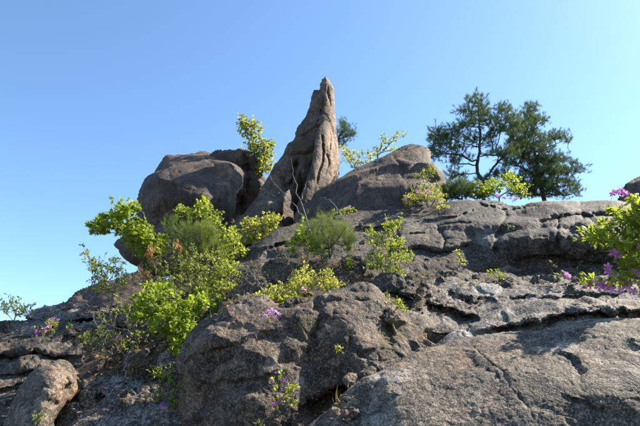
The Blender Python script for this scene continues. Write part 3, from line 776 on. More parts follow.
def tubes(segs, nside=5):
    """segs: list of (points Nx3, radii N) -> verts, quads"""
    VS = []; QS = []; n0 = 0
    for pts, rad in segs:
        pts = np.asarray(pts, float); rad = np.asarray(rad, float)
        k = len(pts)
        t = np.gradient(pts, axis=0); t /= (np.linalg.norm(t, axis=1)[:, None] + 1e-9)
        ref = np.array([0.3, 0.9, 0.2])
        u = np.cross(t, ref); u /= (np.linalg.norm(u, axis=1)[:, None] + 1e-9)
        v = np.cross(t, u)
        ns = nside if rad[0] > 0.004 else 3
        an = np.arange(ns) / ns * 2 * math.pi
        ring = pts[:, None] + rad[:, None, None] * (np.cos(an)[None, :, None] * u[:, None] + np.sin(an)[None, :, None] * v[:, None])
        VS.append(ring.reshape(-1, 3))
        i = n0 + np.arange((k - 1) * ns).reshape(k - 1, ns)
        j = np.roll(i, -1, axis=1)
        QS.append(np.stack([i, j, j + ns, i + ns], -1).reshape(-1, 4))
        n0 += k * ns
    return np.vstack(VS), np.vstack(QS)

# leaf templates: axis +Y, normal +Z, unit length
LEAF = (np.array([(0, 0, 0), (-0.20, 0.38, 0.05), (0.20, 0.38, 0.05), (-0.15, 0.72, 0.035), (0.15, 0.72, 0.035), (0, 1, -0.06)]),
        np.array([(0, 2, 1), (1, 2, 4), (1, 4, 3), (3, 4, 5)]))
ROUND = (np.array([(0, 0, 0), (-0.36, 0.35, 0.08), (0.36, 0.35, 0.08), (-0.27, 0.78, 0.05), (0.27, 0.78, 0.05), (0, 1, -0.04)]),
         np.array([(0, 2, 1), (1, 2, 4), (1, 4, 3), (3, 4, 5)]))
LOBED = (np.array([(0, 0, 0), (-0.42, 0.20, 0.03), (-0.2, 0.42, 0.05), (-0.5, 0.68, -0.03), (-0.16, 0.68, 0.04), (0, 1.05, -0.05), (0.16, 0.68, 0.04), (0.5, 0.68, -0.03), (0.2, 0.42, 0.05), (0.42, 0.20, 0.03)]),
         np.array([(0, 2, 1), (0, 8, 2), (0, 9, 8), (2, 4, 3), (2, 8, 6), (2, 6, 4), (8, 7, 6), (4, 6, 5)]))

def frames(axis, up, roll=None):
    """rotation matrices whose columns are (x, axis, normal)"""
    a = axis / (np.linalg.norm(axis, axis=1)[:, None] + 1e-9)
    x = np.cross(a, up); x /= (np.linalg.norm(x, axis=1)[:, None] + 1e-9)
    z = np.cross(x, a)
    if roll is not None:
        c, s = np.cos(roll)[:, None], np.sin(roll)[:, None]
        x, z = c * x + s * z, -s * x + c * z
    return np.stack([x, a, z], -1)

def scatter(tmpl, pos, R, size):
    T, F = tmpl
    n = len(pos); k = len(T)
    V = np.einsum('nij,kj->nki', R, T) * size[:, None, None] + pos[:, None]
    Fc = (F[None] + (np.arange(n) * k)[:, None, None]).reshape(-1, 3)
    return V.reshape(-1, 3), Fc

def grow(base, targets, wig=0.12, up=0.0, nodes0=None, seglen=0.10, straight=0.35):
    """connect each target to the growing skeleton; returns nodes, parents, tip ids"""
    if nodes0 is None:
        nodes = [np.array(base, float)]; par = [-1]
    else:
        nodes, par = nodes0
    dist = [0.0] * len(nodes)
    for i in range(1, len(nodes)):
        dist[i] = dist[par[i]] + np.linalg.norm(nodes[i] - nodes[par[i]])
    order = np.argsort([np.linalg.norm(t - nodes[0]) for t in targets])
    tips = []
    for o in order:
        t = targets[o]
        A = np.array(nodes)
        d = np.linalg.norm(A - t, axis=1)
        cost = d + straight * np.array(dist)
        cost = cost + 0.6 * np.maximum(0, A[:, 2] - t[2])
        j = int(np.argmin(cost))
        L = d[j]
        k = max(1, int(L / seglen))
        p0 = nodes[j]
        last = j
        off = rng.normal(size=3) * wig * L
        for q in range(1, k + 1):
            s = q / k
            p = p0 + (t - p0) * s + off * math.sin(math.pi * s) * 0.5 + np.array([0, 0, up * L * math.sin(math.pi * s)])
            nodes.append(p); par.append(last); dist.append(dist[last] + L / k)
            last = len(nodes) - 1
        tips.append(last)
    return nodes, par, tips

def skeleton_mesh(nodes, par, rtip, rbase, power=2.3):
    n = len(nodes)
    N_ = np.array(nodes)
    ch = [[] for _ in range(n)]
    for i in range(1, n): ch[par[i]].append(i)
    r = np.zeros(n)
    for i in range(n - 1, -1, -1):
        r[i] = rtip if not ch[i] else (sum(r[c] ** power for c in ch[i])) ** (1 / power)
    sc = rbase / max(r[0], 1e-6)
    r = rtip + (r - rtip) * (rbase - rtip) / max(r[0] - rtip, 1e-6)
    segs = []
    stack = [(0, None)]
    while stack:
        s, prev = stack.pop()
        ids = ([prev] if prev is not None else []) + [s]
        cur = s
        while ch[cur]:
            m = max(ch[cur], key=lambda c: r[c])
            for c in ch[cur]:
                if c != m: stack.append((c, cur))
            ids.append(m); cur = m
        if len(ids) < 2: continue
        rr = r[ids].copy()
        if prev is not None: rr[0] = rr[1]
        segs.append((N_[ids], rr))
    return tubes(segs), r

def crown_points(ells, n, thick):
    """random points in ellipses given in photo pixels, each at its own distance"""
    out = []
    area = np.array([e[2] * e[3] for e in ells]); area = area / area.sum()
    for e, a in zip(ells, area):
        k = max(1, int(round(n * a)))
        an = rng.uniform(0, 2 * math.pi, k); rr = np.sqrt(rng.uniform(0.02, 1, k)) * (1 + 0.28 * np.clip(rng.normal(size=k), -1.5, 1.3))
        x = e[0] + e[2] * rr * np.cos(an); y = e[1] + e[3] * rr * np.sin(an)
        Yc = e[4]
        out.append(P(x, y, Yc + rng.uniform(-1, 1, k) * thick * np.sqrt(np.clip(1 - 0.7 * rr ** 2, 0.1, 1))))
    return np.vstack(out)

def flower_mesh(mat, nm='flower'):
    V = []; F = []
    for k in range(5):
        a = k / 5 * 2 * math.pi + 0.3
        ca, sa = math.cos(a), math.sin(a)
        pts = [(0.05, 0, 0), (0.32, -0.22, 0.16), (0.32, 0.22, 0.16), (0.72, -0.30, 0.24), (0.70, 0, 0.30), (0.72, 0.30, 0.24), (0.98, -0.13, 0.12), (1.0, 0.14, 0.14)]
        b = len(V)
        for (x, y, z) in pts:
            x *= 0.5; y *= 0.5; z *= 0.5
            V.append((x * ca - y * sa, x * sa + y * ca, z))
        for f in [(0, 1, 2), (1, 4, 2), (1, 3, 4), (2, 4, 5), (3, 6, 4), (4, 6, 7), (4, 7, 5)]:
            F.append([b + i for i in f])
    for k in range(6):
        a = k / 6 * 2 * math.pi
        b = len(V)
        V += [(0.01, 0, 0), (-0.01, 0.01, 0), (0.16 * math.cos(a) + 0.05, 0.16 * math.sin(a), 0.42)]
        F.append([b, b + 1, b + 2])
    return new_mesh(nm, np.array(V), None, np.array(F), mat, smooth=False)
FL = {k: flower_mesh(M[k]) for k in ('petal', 'petal_d', 'petal_p')}

def add_flowers(root, pts, size=0.045, mat='petal', per=1, spread=0.02, face=(-0.1, -1, 0.5), inset=None):
    """flowers are parts of the plant; pts in photo pixels with distance"""
    base = np.array(root.location)
    tw = []
    for (px, py, Y) in pts:
        c = P(px, py, Y)
        for k in range(per):
            o = bpy.data.objects.new('flower', FL[mat])
            COL.objects.link(o)
            o.parent = root
            p = c + (rng.normal(size=3) * spread * (1, 1.0, 0.8) if per > 1 else 0)
            o.location = tuple(p - base)
            d = Vector(face) + Vector(rng.normal(size=3) * 0.55)
            o.rotation_euler = d.to_track_quat('Z', 'Y').to_euler()
            o.rotation_euler.rotate_axis('Z', rng.uniform(0, 6))
            s = size * rng.uniform(0.8, 1.2)
            o.scale = (s, s, s * rng.uniform(0.8, 1.5))
        tw.append((np.array([c + np.array([0.0, 0.01, -0.01]) - base, c + np.array([rng.normal() * 0.01, 0.03, -0.05]) - base]), np.array([0.0015, 0.002])))
    return tw

def shrub(name, label, base, ells, n, leaf, mat, size, per=6, thick=0.25, rbase=0.012, rtip=0.0016, bark='bark', cat='shrub', group=None,
          flowers=(), fsize=0.045, fmat='petal', fper=1, fspread=0.02, wig=0.15, along=0.0, spread=1.0, seglen=0.09, extra=(), up=0.0, szvar=0.25, straight=0.35, droop=0.15, dens=2.0):
    b = P(*base)
    if n > 45: n = int(n * dens); size = size * 0.80
    T = crown_points(ells, n, thick)
    T = np.vstack([T] + [P(*np.array(x, float))[None] for x in extra]) if len(extra) else T
    nodes, par, tips = grow(b, T, wig=wig, seglen=seglen, up=up, straight=straight)
    root = empty(name, b, label, cat, group)
    (Vt, Qt), r = skeleton_mesh(nodes, par, rtip, rbase)
    link('branches', new_mesh('branches', Vt - b, Qt, None, M[bark]), root)
    N_ = np.array(nodes)
    if along:
        thin = [i for i in range(1, len(nodes)) if r[i] < rtip * 2.2 and rng.random() < along and i not in set(tips)]
    else: thin = []
    src = np.array(list(tips) + thin)
    par_ = np.array(par)
    tdir = N_[src] - N_[par_[src]]; tdir /= (np.linalg.norm(tdir, axis=1)[:, None] + 1e-9)
    cnt = np.concatenate([rng.integers(max(1, int(per * 0.6)), int(per * 1.4) + 1, len(tips)), rng.integers(1, 3, len(thin))]).astype(int)
    pos = np.repeat(N_[src], cnt, 0); ax = np.repeat(tdir, cnt, 0)
    m = len(pos)
    rd = rng.normal(size=(m, 3)); rd /= np.linalg.norm(rd, axis=1)[:, None]
    dirv = ax * 0.6 + rd * spread + np.array([0, 0, 0.15 - droop])
    dirv /= np.linalg.norm(dirv, axis=1)[:, None]
    pos = pos - ax * rng.uniform(0, 1.1, (m, 1)) * size + rd * size * 0.12
    up_ = np.tile(np.array([0, 0, 1.0]), (m, 1)) + rng.normal(size=(m, 3)) * 0.45
    Rm = frames(dirv, up_)
    sz = size * rng.uniform(1 - szvar, 1 + szvar, m)
    V, F = scatter(leaf, pos, Rm, sz)
    tag(link('foliage', new_mesh('foliage', V - b, None, F, M[mat], smooth=False), root), kind='stuff')
    if flowers:
        add_flowers(root, flowers, fsize, fmat, fper, fspread)
        # short stalks that tie every flower head to the nearest twig
        for (px, py, Y) in flowers:
            c = P(px, py, Y); j = int(np.argmin(np.linalg.norm(N_ - c, axis=1)))
            a_, z_ = N_[j] - b, c - b
            mid = (a_ + z_) / 2 + np.array([0, 0, -0.1 * np.linalg.norm(z_ - a_)])
            Vt, Qt = tubes([(np.array([a_, mid, z_]), np.array([0.002, 0.0017, 0.0013]))])
            link('flower_stalk', new_mesh('flower_stalk', Vt, Qt, None, M[bark]), root)
    return root

# --- bright shrubs and saplings
shrub('sapling', 'yellow-green sapling growing up against the sky beside the left of the spire', (262, 176, 12.5),
      [(250, 128, 11, 10, 12.6), (258, 150, 14, 12, 12.6), (264, 165, 11, 9, 12.5), (243, 120, 5, 5, 12.6), (268, 148, 6, 8, 12.6)], 190, ROUND, 'yellow', 0.08, per=6, thick=0.3,
      rbase=0.025, rtip=0.003, cat='sapling', extra=[(239, 114, 12.6), (252, 117, 12.6), (272, 138, 12.6)], spread=0.9, dens=2.8)

shrub('shrub', 'bright green maple-like shrub reaching out over the sky at the far left of the thicket', (176, 282, 7.3),
      [(112, 222, 14, 9, 7.0), (135, 232, 16, 12, 7.1), (120, 212, 10, 8, 7.0), (150, 245, 18, 12, 7.1), (98, 226, 9, 6, 7.0), (130, 208, 8, 7, 7.0)], 260, LOBED, 'bright', 0.075, per=5, thick=0.35,
      rbase=0.022, rtip=0.002, bark='twig', extra=[(89, 224, 7.0), (112, 199, 7.0), (120, 199, 7.0), (92, 219, 7.0)])

shrub('shrub', 'tall thin lime-leaved shrub whose top stands before the dark huge boulder', (205, 285, 7.8),
      [(205, 207, 8, 9, 7.9), (193, 212, 12, 6, 7.9), (212, 222, 12, 11, 7.9), (225, 238, 13, 10, 7.8), (182, 212, 6, 6, 7.9), (215, 250, 12, 10, 7.7)], 200, ROUND, 'lime', 0.062, per=5, thick=0.35,
      rbase=0.02, rtip=0.002, bark='twig', extra=[(203, 197, 7.9), (180, 206, 7.9), (208, 200, 7.9), (216, 210, 7.9)])

shrub('shrub', 'olive leafy thicket shrub with many grey twigs left of the ridge end', (196, 305, 6.9),
      [(170, 262, 26, 14, 6.9), (205, 262, 24, 16, 6.9), (225, 275, 16, 12, 6.8), (185, 280, 28, 12, 6.7), (155, 275, 18, 14, 6.9), (220, 295, 16, 10, 6.5)], 420, LEAF, 'olive', 0.052, per=6, thick=0.4,
      rbase=0.02, rtip=0.0016, bark='twig', along=0.15)

shrub('shrub', 'glossy bright lime shrub at the lower end of the thicket beside the central boulder', (178, 352, 5.3),
      [(150, 303, 18, 11, 5.5), (178, 308, 20, 12, 5.4), (165, 322, 20, 12, 5.3), (185, 330, 14, 12, 5.2), (140, 313, 10, 8, 5.5), (206, 302, 14, 8, 5.5), (160, 290, 16, 8, 5.6), (178, 346, 10, 10, 5.1)], 260, ROUND, 'bright', 0.058, per=6, thick=0.35,
      rbase=0.016, rtip=0.0016, bark='twig', extra=[(124, 303, 5.5), (132, 297, 5.5), (226, 297, 5.5), (129, 312, 5.5)])

shrub('shrub', 'light green shrub filling the thicket between the ridge end and the central boulder', (222, 320, 6.2),
      [(228, 268, 12, 9, 6.5), (214, 284, 16, 9, 6.4), (232, 290, 12, 8, 6.2), (200, 292, 12, 7, 6.3)], 120, ROUND, 'lime', 0.05, per=5, thick=0.3, rbase=0.012, rtip=0.0016, bark='twig', dens=1.5)
shrub('shrub', 'small shrub with rusty orange young leaves in the middle of the thicket', (178, 290, 6.6),
      [(150, 250, 4, 4, 6.6), (178, 246, 5, 4, 6.6), (149, 256, 3, 3, 6.6), (142, 269, 5, 3, 6.6), (145, 278, 4, 3, 6.6), (156, 262, 3, 3, 6.6)], 34, LEAF, 'rust', 0.055, per=6, thick=0.12, rbase=0.010, bark='twig')

shrub('shrub', 'sparse grey-green shrub with thin bare stems against the sky above the stacked slab, left', (110, 316, 6.6),
      [(92, 262, 10, 8, 6.6), (104, 272, 12, 10, 6.6), (115, 265, 10, 9, 6.6), (100, 285, 14, 8, 6.6), (121, 280, 8, 10, 6.6), (86, 252, 4, 4, 6.6)], 120, LEAF, 'olive', 0.055, per=5, thick=0.25,
      rbase=0.016, rtip=0.002, bark='twig', extra=[(82, 245, 6.6), (88, 280, 6.6), (105, 253, 6.6)])

shrub('azalea', 'tiny twiggy shrub on the skyline at the far left edge with a few mauve flowers', (14, 322, 6.3),
      [(12, 304, 10, 7, 6.3), (22, 312, 10, 5, 6.3), (4, 308, 5, 6, 6.3), (28, 306, 6, 3, 6.3)], 60, LEAF, 'olive', 0.05, per=4, thick=0.15, rbase=0.008, rtip=0.0017, bark='twig',
      flowers=[(17, 316, 6.2), (24, 317, 6.2), (29, 314, 6.2)], fsize=0.035, extra=[(6, 294, 6.3), (2, 300, 6.3)])

shrub('shrub', 'round yellow-green shrub in front of the leaning slab, left of the spire foot', (262, 248, 8.6),
      [(262, 226, 16, 8, 8.6), (250, 222, 9, 6, 8.6), (272, 218, 9, 7, 8.6), (262, 238, 14, 7, 8.5), (245, 235, 8, 8, 8.5)], 150, ROUND, 'yellow', 0.06, per=5, thick=0.3, rbase=0.016, rtip=0.002, bark='twig')
shrub('shrub', 'low lime shrub at the left end of the ridge, its twigs over the shaded rock', (236, 268, 7.4),
      [(232, 240, 9, 9, 7.5), (240, 252, 8, 7, 7.4), (226, 255, 8, 8, 7.4)], 70, ROUND, 'lime', 0.055, per=4, thick=0.25, rbase=0.012, rtip=0.0018, bark='twig')

shrub('shrub', 'small leafy shrub growing low at the right foot of the pine seedling', (352, 268, 5.9),
      [(349, 262, 7, 6, 5.9), (349, 247, 4, 5, 5.9)], 14, ROUND, 'lime', 0.045, per=5, thick=0.1, rbase=0.006)

shrub('azalea', 'low spreading yellow-green azalea on the soil just above the central boulder', (300, 306, 5.0),
      [(276, 292, 14, 7, 5.0), (300, 284, 16, 8, 5.1), (325, 282, 14, 6, 5.1), (305, 272, 10, 6, 5.2), (290, 298, 22, 5, 4.9), (265, 298, 9, 5, 4.9), (326, 272, 6, 4, 5.2), (333, 283, 9, 4, 5.1)], 220, LEAF, 'yellow', 0.040, per=7, thick=0.22,
      rbase=0.008, rtip=0.0013, flowers=[(303, 288, 4.8), (305, 290, 4.8)], fsize=0.038, fmat='petal_p', extra=[(305, 262, 5.2)])

shrub('shrub', 'upright lime-green shrub with layered leaf sprays in front of the middle of the ridge', (386, 282, 5.9),
      [(390, 226, 9, 7, 6.0), (378, 240, 11, 7, 6.0), (398, 243, 11, 6, 6.0), (385, 255, 16, 7, 5.9), (405, 256, 9, 6, 5.9), (374, 265, 9, 6, 5.9), (394, 270, 11, 6, 5.85), (400, 222, 5, 5, 6.0), (370, 230, 5, 4, 6.0)], 170, LEAF, 'lime', 0.048, per=7, thick=0.22,
      rbase=0.010, rtip=0.0014, extra=[(402, 214, 6.0), (386, 216, 6.0)], flowers=[(405, 270, 5.8)], fsize=0.04, fmat='petal_p')
shrub('azalea', 'little yellow azalea shoots along the right shoulder of the central boulder', (393, 313, 4.55),
      [(388, 297, 4, 4, 4.55), (396, 302, 7, 4, 4.5), (403, 307, 6, 3, 4.5), (408, 309, 4, 2, 4.5)], 26, LEAF, 'yellow', 0.032, per=5, thick=0.08, rbase=0.005, rtip=0.0012)
shrub('seedling', 'tiny yellow seedling sprouting from the face of the central boulder', (344, 362, 4.1),
      [(340, 347, 7, 3, 4.05), (336, 349, 3, 2, 4.05)], 9, LEAF, 'yellow', 0.026, per=5, thick=0.04, rbase=0.003, rtip=0.001, cat='seedling')
shrub('seedling', 'thin seedling with pale leaf tips against the middle of the dark ridge', (459, 268, 6.1),
      [(458, 252, 6, 5, 6.1), (462, 262, 5, 3, 6.1)], 16, LEAF, 'yellow', 0.035, per=5, thick=0.06, rbase=0.005, rtip=0.0013, cat='seedling')
shrub('seedling', 'small lime plant on the shaded ledge under the pale patch of the ridge', (497, 278, 5.8),
      [(494, 272, 6, 3, 5.8), (502, 275, 4, 3, 5.8)], 14, LEAF, 'lime', 0.038, per=6, thick=0.08, rbase=0.005, cat='seedling')
shrub('seedling', 'faint upright sprig on the ridge face under the pine', (508, 232, 6.45),
      [(507, 222, 6, 5, 6.45), (512, 229, 3, 3, 6.45)], 14, LEAF, 'dull', 0.035, per=4, thick=0.06, rbase=0.004, rtip=0.0012, cat='seedling')
shrub('azalea', 'slender sprig with one pink flower at its foot on the flat ledge', (558, 282, 5.1),
      [(552, 264, 3, 3, 5.1), (558, 273, 3, 4, 5.1)], 7, LEAF, 'dull', 0.035, per=5, thick=0.05, rbase=0.005, rtip=0.0015,
      flowers=[(567, 274, 5.0), (570, 276, 5.0), (568, 278, 5.0)], fsize=0.05)
shrub('azalea', 'short azalea clump with pink blossoms on the ridge beside the wedge-shaped boulder', (428, 207, 8.1),
      [(420, 196, 16, 5, 8.2), (434, 196, 12, 6, 8.2), (446, 207, 12, 2.5, 8.0), (408, 201, 6, 4, 8.2)], 100, LEAF, 'yellow', 0.05, per=6, thick=0.25, rbase=0.008, rtip=0.002,
      flowers=[(417, 191, 8.0), (428, 190, 8.0), (429, 192, 8.0), (408, 197, 8.0), (406, 199, 8.0), (424, 194, 8.0)], fsize=0.07, fmat='petal')
shrub('shrub', 'yellow-green shrub climbing the right side of the wedge-shaped boulder', (432, 205, 8.5),
      [(424, 175, 10, 6, 8.55), (430, 168, 6, 5, 8.6), (420, 186, 10, 5, 8.5), (436, 188, 6, 8, 8.5)], 70, LEAF, 'olive', 0.06, per=5, thick=0.15, rbase=0.010, rtip=0.002)
shrub('azalea', 'small azalea tuft with mauve flowers at the left foot of the wedge-shaped boulder', (345, 216, 8.2),
      [(340, 211, 7, 2.5, 8.2), (350, 209, 5, 3, 8.2)], 26, LEAF, 'lime', 0.045, per=5, thick=0.12, rbase=0.006, flowers=[(350, 206, 8.15), (346, 209, 8.15)], fsize=0.05)
shrub('shrub', 'pale yellow shrub peeping over the crest right of the spire', (356, 178, 12.5),
      [(352, 158, 10, 8, 12.5), (345, 150, 5, 6, 12.5), (372, 155, 10, 5, 12.5), (362, 165, 8, 5, 12.5)], 90, ROUND, 'yellow', 0.075, per=4, thick=0.4, rbase=0.02, rtip=0.003, bark='twig')
shrub('sapling', 'thin sapling with wispy yellow leaves above the top of the wedge-shaped boulder', (378, 165, 11.8),
      [(388, 140, 9, 5, 11.8), (400, 134, 7, 3, 11.8), (380, 148, 8, 4, 11.8), (392, 149, 6, 3, 11.8)], 55, ROUND, 'yellow', 0.07, per=3, thick=0.3, rbase=0.018, rtip=0.003, bark='twig', cat='sapling', extra=[(409, 129, 11.8), (384, 133, 11.8)])
shrub('shrub', 'yellow-green shrub growing on the ridge under the big pines with pink azalea below', (500, 205, 9.0),
      [(500, 186, 20, 7, 9.0), (512, 177, 10, 7, 9.0), (486, 191, 12, 5, 8.9), (522, 189, 10, 7, 8.9)], 110, ROUND, 'lime', 0.055, per=5, thick=0.4, rbase=0.015, rtip=0.002,
      flowers=[(498, 195, 8.3), (504, 198, 8.2), (506, 198, 8.2), (515, 199, 8.2), (517, 199, 8.2)], fsize=0.07)

# right azalea, in flower, near
AZ = [(618, 188, 4.12), (621, 190, 4.12), (616, 191, 4.12), (624, 193, 4.12), (618, 195, 4.12), (628, 194, 4.14), (613, 194, 4.12),
      (614, 253, 4.07), (619, 254, 4.07), (616, 256, 4.07), (608, 267, 4.12), (607, 271, 4.12), (615, 275, 4.07), (619, 277, 4.07),
      (596, 283, 4.17), (602, 283, 4.12), (606, 286, 4.12), (599, 287, 4.12), (604, 290, 4.12), (624, 283, 4.02), (629, 285, 4.02), (626, 288, 4.02), (635, 272, 3.97), (639, 275, 3.97),
      (589, 286, 4.17), (586, 288, 4.17), (638, 248, 3.97), (612, 290, 4.07), (620, 291, 4.02), (633, 291, 4.02), (642, 285, 3.97), (645, 262, 3.97), (650, 280, 3.97), (611, 280, 4.12)]
azr = shrub('azalea', 'large flowering azalea at the right edge with bright lime leaves and magenta blossoms', (648, 306, 4.37),
      [(600, 232, 16, 8, 4.22), (622, 222, 18, 9, 4.17), (640, 210, 14, 12, 4.12), (612, 245, 16, 7, 4.12), (635, 240, 18, 12, 4.12), (630, 262, 18, 10, 4.07), (590, 238, 10, 5, 4.22), (648, 225, 16, 26, 4.17), (656, 260, 14, 22, 4.12),
       (620, 280, 16, 8, 4.12), (640, 200, 10, 6, 4.12), (622, 210, 10, 4, 4.14), (655, 290, 16, 10, 4.12), (588, 281, 7, 5, 4.22)], 430, LEAF, 'lime', 0.068, per=8, thick=0.25,
      rbase=0.013, rtip=0.0014, flowers=AZ, fsize=0.072, seglen=0.06, extra=[(578, 240, 4.22), (582, 234, 4.22), (608, 205, 4.12), (576, 279, 4.22), (604, 222, 4.12)], szvar=0.35, spread=0.85, dens=1.1)

# flower tufts rooted in the cracks
shrub('azalea', 'single tuft of pale pink blossoms on the upper rim of the central boulder', (274, 318, 4.25),
      [(270, 316, 6, 2, 4.2)], 6, LEAF, 'lime', 0.03, per=4, thick=0.03, rbase=0.004,
      flowers=[(264, 313, 4.15), (268, 311, 4.15), (272, 310, 4.15), (276, 312, 4.15), (279, 314, 4.15), (266, 316, 4.12), (271, 315, 4.12), (275, 317, 4.12), (270, 313, 4.1), (274, 313, 4.1)], fsize=0.046, fmat='petal_p')
shrub('azalea', 'small azalea with magenta flowers on the lower face of the central boulder', (287, 420, 3.75),
      [(275, 382, 6, 6, 3.7), (283, 372, 4, 4, 3.7), (290, 386, 6, 6, 3.68), (282, 398, 8, 6, 3.68), (272, 405, 4, 3, 3.68), (294, 400, 5, 3, 3.68)], 42, ROUND, 'lime', 0.026, per=4, thick=0.07, rbase=0.004, rtip=0.001,
      flowers=[(271, 381, 3.65), (273, 383, 3.65), (276, 373, 3.65), (284, 380, 3.65), (281, 399, 3.62), (284, 397, 3.62), (280, 402, 3.62), (274, 404, 3.62)], fsize=0.036, fmat='petal_d')
shrub('azalea', 'mauve azalea tuft spilling over the left rock shelf', (50, 332, 5.75),
      [(44, 330, 9, 4, 5.75), (52, 322, 8, 4, 5.8)], 30, LEAF, 'olive', 0.04, per=5, thick=0.1, rbase=0.005,
      flowers=[(37, 335, 5.65), (40, 332, 5.65), (43, 329, 5.65), (46, 331, 5.65), (49, 327, 5.65), (36, 331, 5.65), (54, 319, 5.7), (50, 320, 5.7), (58, 320, 5.7)], fsize=0.05)
shrub('azalea', 'small shaded azalea with purple flowers on the litter slope left of the thicket', (112, 354, 5.6),
      [(98, 342, 12, 7, 5.6), (116, 338, 8, 6, 5.6), (104, 332, 12, 6, 5.7), (86, 338, 5, 4, 5.6)], 60, LEAF, 'dull', 0.042, per=5, thick=0.18, rbase=0.007, bark='twig',
      flowers=[(115, 337, 5.5), (118, 340, 5.5), (120, 336, 5.5), (116, 342, 5.5), (90, 296, 6.4), (92, 297, 6.4)], fsize=0.045, fmat='petal_d')
shrub('azalea', 'spindly azalea with one purple bloom between the lower left slab and the central boulder', (168, 425, 4.45),
      [(165, 380, 8, 8, 4.5), (158, 395, 8, 6, 4.5), (172, 400, 6, 8, 4.4), (160, 372, 12, 6, 4.6), (176, 388, 5, 6, 4.4)], 52, LEAF, 'bright', 0.036, per=4, thick=0.12, rbase=0.006,
      flowers=[(162, 405, 4.3), (164, 406, 4.3)], fsize=0.045, fmat='petal_d', extra=[(136, 350, 5.0), (150, 366, 4.8)])
shrub('seedling', 'few bright leaves sprouting on the shelf left of the thicket shrubs', (88, 346, 5.7),
      [(86, 337, 5, 3, 5.7), (70, 326, 3, 2, 6.1)], 8, ROUND, 'bright', 0.045, per=4, thick=0.06, rbase=0.004, cat='seedling')
shrub('seedling', 'small grass-green plant at the foot of the leaning boulder in the bottom left corner', (38, 424, 4.0),
      [(38, 416, 6, 4, 4.0)], 14, LEAF, 'dull', 0.035, per=5, thick=0.06, rbase=0.003, cat='seedling')
shrub('seedling', 'tiny green plant at the very bottom under the central boulder', (260, 428, 3.7),
      [(260, 423, 5, 3, 3.7)], 12, LEAF, 'dull', 0.028, per=4, thick=0.05, rbase=0.003, cat='seedling')
shrub('shrub', 'straggly bare-twigged shrub with few leaves in front of the dark end of the ridge', (258, 292, 5.9),
      [(250, 270, 12, 8, 6.0), (238, 280, 8, 6, 6.0), (268, 275, 8, 8, 5.9)], 46, LEAF, 'olive', 0.04, per=2, thick=0.2, rbase=0.009, rtip=0.0018, bark='twig')
shrub('shrub', 'brownish leafless shrub above the left shelf on the litter slope', (128, 330, 6.1),
      [(120, 305, 14, 9, 6.2), (135, 318, 12, 8, 6.0), (108, 318, 10, 8, 6.2), (145, 335, 10, 8, 5.8), (128, 345, 12, 8, 5.7)], 60, LEAF, 'lime', 0.038, per=4, thick=0.25, rbase=0.010, rtip=0.0016, bark='twig')
shrub('shrub', 'thin green shrub hanging in the gap between ridge end and thicket', (212, 312, 6.1),
      [(210, 296, 12, 8, 6.1), (222, 288, 8, 7, 6.1), (200, 315, 10, 6, 5.8)], 60, ROUND, 'olive', 0.045, per=4, thick=0.2, rbase=0.009, rtip=0.0018, bark='twig')
shrub('shrub', 'orange-stemmed sprout in the cleft between central boulder and foreground slab', (426, 350, 3.9),
      [(420, 335, 5, 5, 3.9), (427, 338, 4, 5, 3.9)], 14, LEAF, 'rust', 0.022, per=3, thick=0.04, rbase=0.003, rtip=0.001)

# dead branches crossing in front of the spire foot
def dead_branch(label, stems):
    b = P(*stems[0][0])
    root = empty('dead_branch', b, label, 'branch')
    segs = []
    for s in stems:
        pts = [P(*p) for p in s]
        q = np.array(pts); k = 14
        tt = np.linspace(0, len(q) - 1, k)
        c = np.stack([np.interp(tt, np.arange(len(q)), q[:, i]) for i in range(3)], 1)
        c[1:-1] += rng.normal(size=(k - 2, 3)) * 0.012
        r0 = 0.011 if s is stems[0] else 0.007
        segs.append((c - b, np.linspace(r0, 0.003, k)))
    V, Q = tubes(segs, 6)
    link('stem', new_mesh('stem', V, Q, None, M['twig']), root)
dead_branch('bare pale dead branch forking in front of the foot of the spire',
    [[(312, 235, 6.6), (306, 220, 6.7), (301, 205, 6.8), (297, 185, 6.9), (292, 172, 6.9), (291, 158, 6.9)], [(304, 216, 6.7), (292, 200, 6.8), (281, 190, 6.8), (270, 178, 6.9), (266, 170, 6.9)],
     [(300, 201, 6.8), (305, 190, 6.8), (306, 182, 6.9)], [(281, 190, 6.8), (276, 196, 6.8), (270, 195, 6.8)]])
dead_branch('thin bare twig curving over the wedge-shaped boulder', [[(344, 222, 7.8), (338, 208, 7.9), (330, 200, 8.0), (320, 197, 8.0)]])
dead_branch('leaning dry stick among the twigs below the end of the ridge', [[(268, 300, 5.2), (260, 285, 5.3), (252, 274, 5.4), (244, 268, 5.4)], [(256, 280, 5.3), (252, 268, 5.3)], [(262, 288, 5.3), (268, 274, 5.3)]])
dead_branch('dry stalk standing in the litter between leaning boulder and thicket', [[(125, 378, 5.1), (126, 360, 5.2), (134, 342, 5.3), (138, 325, 5.4)], [(126, 360, 5.2), (120, 345, 5.3)]])

# --- pines
def needle_tuft(seed, nn=34, L=0.085, w=0.0042, shoot=0.10):
    r = np.random.default_rng(seed)
    V = []; F = []
    for k in range(nn):
        s = r.uniform(0, 1)
        p0 = np.array([0, s * shoot, 0])
        a = r.uniform(0, 2 * math.pi)
        op = math.radians(r.uniform(30, 68) * (1.1 - 0.5 * s))
        d = np.array([math.sin(op) * math.cos(a), math.cos(op), math.sin(op) * math.sin(a)])
        side = np.cross(d, r.normal(size=3)); side /= np.linalg.norm(side)
        l = L * r.uniform(0.75, 1.1)
        b = len(V)
        V += [p0 - side * w / 2, p0 + side * w / 2, p0 + d * l]
        F.append((b, b + 1, b + 2))
    return np.array(V), np.array(F)

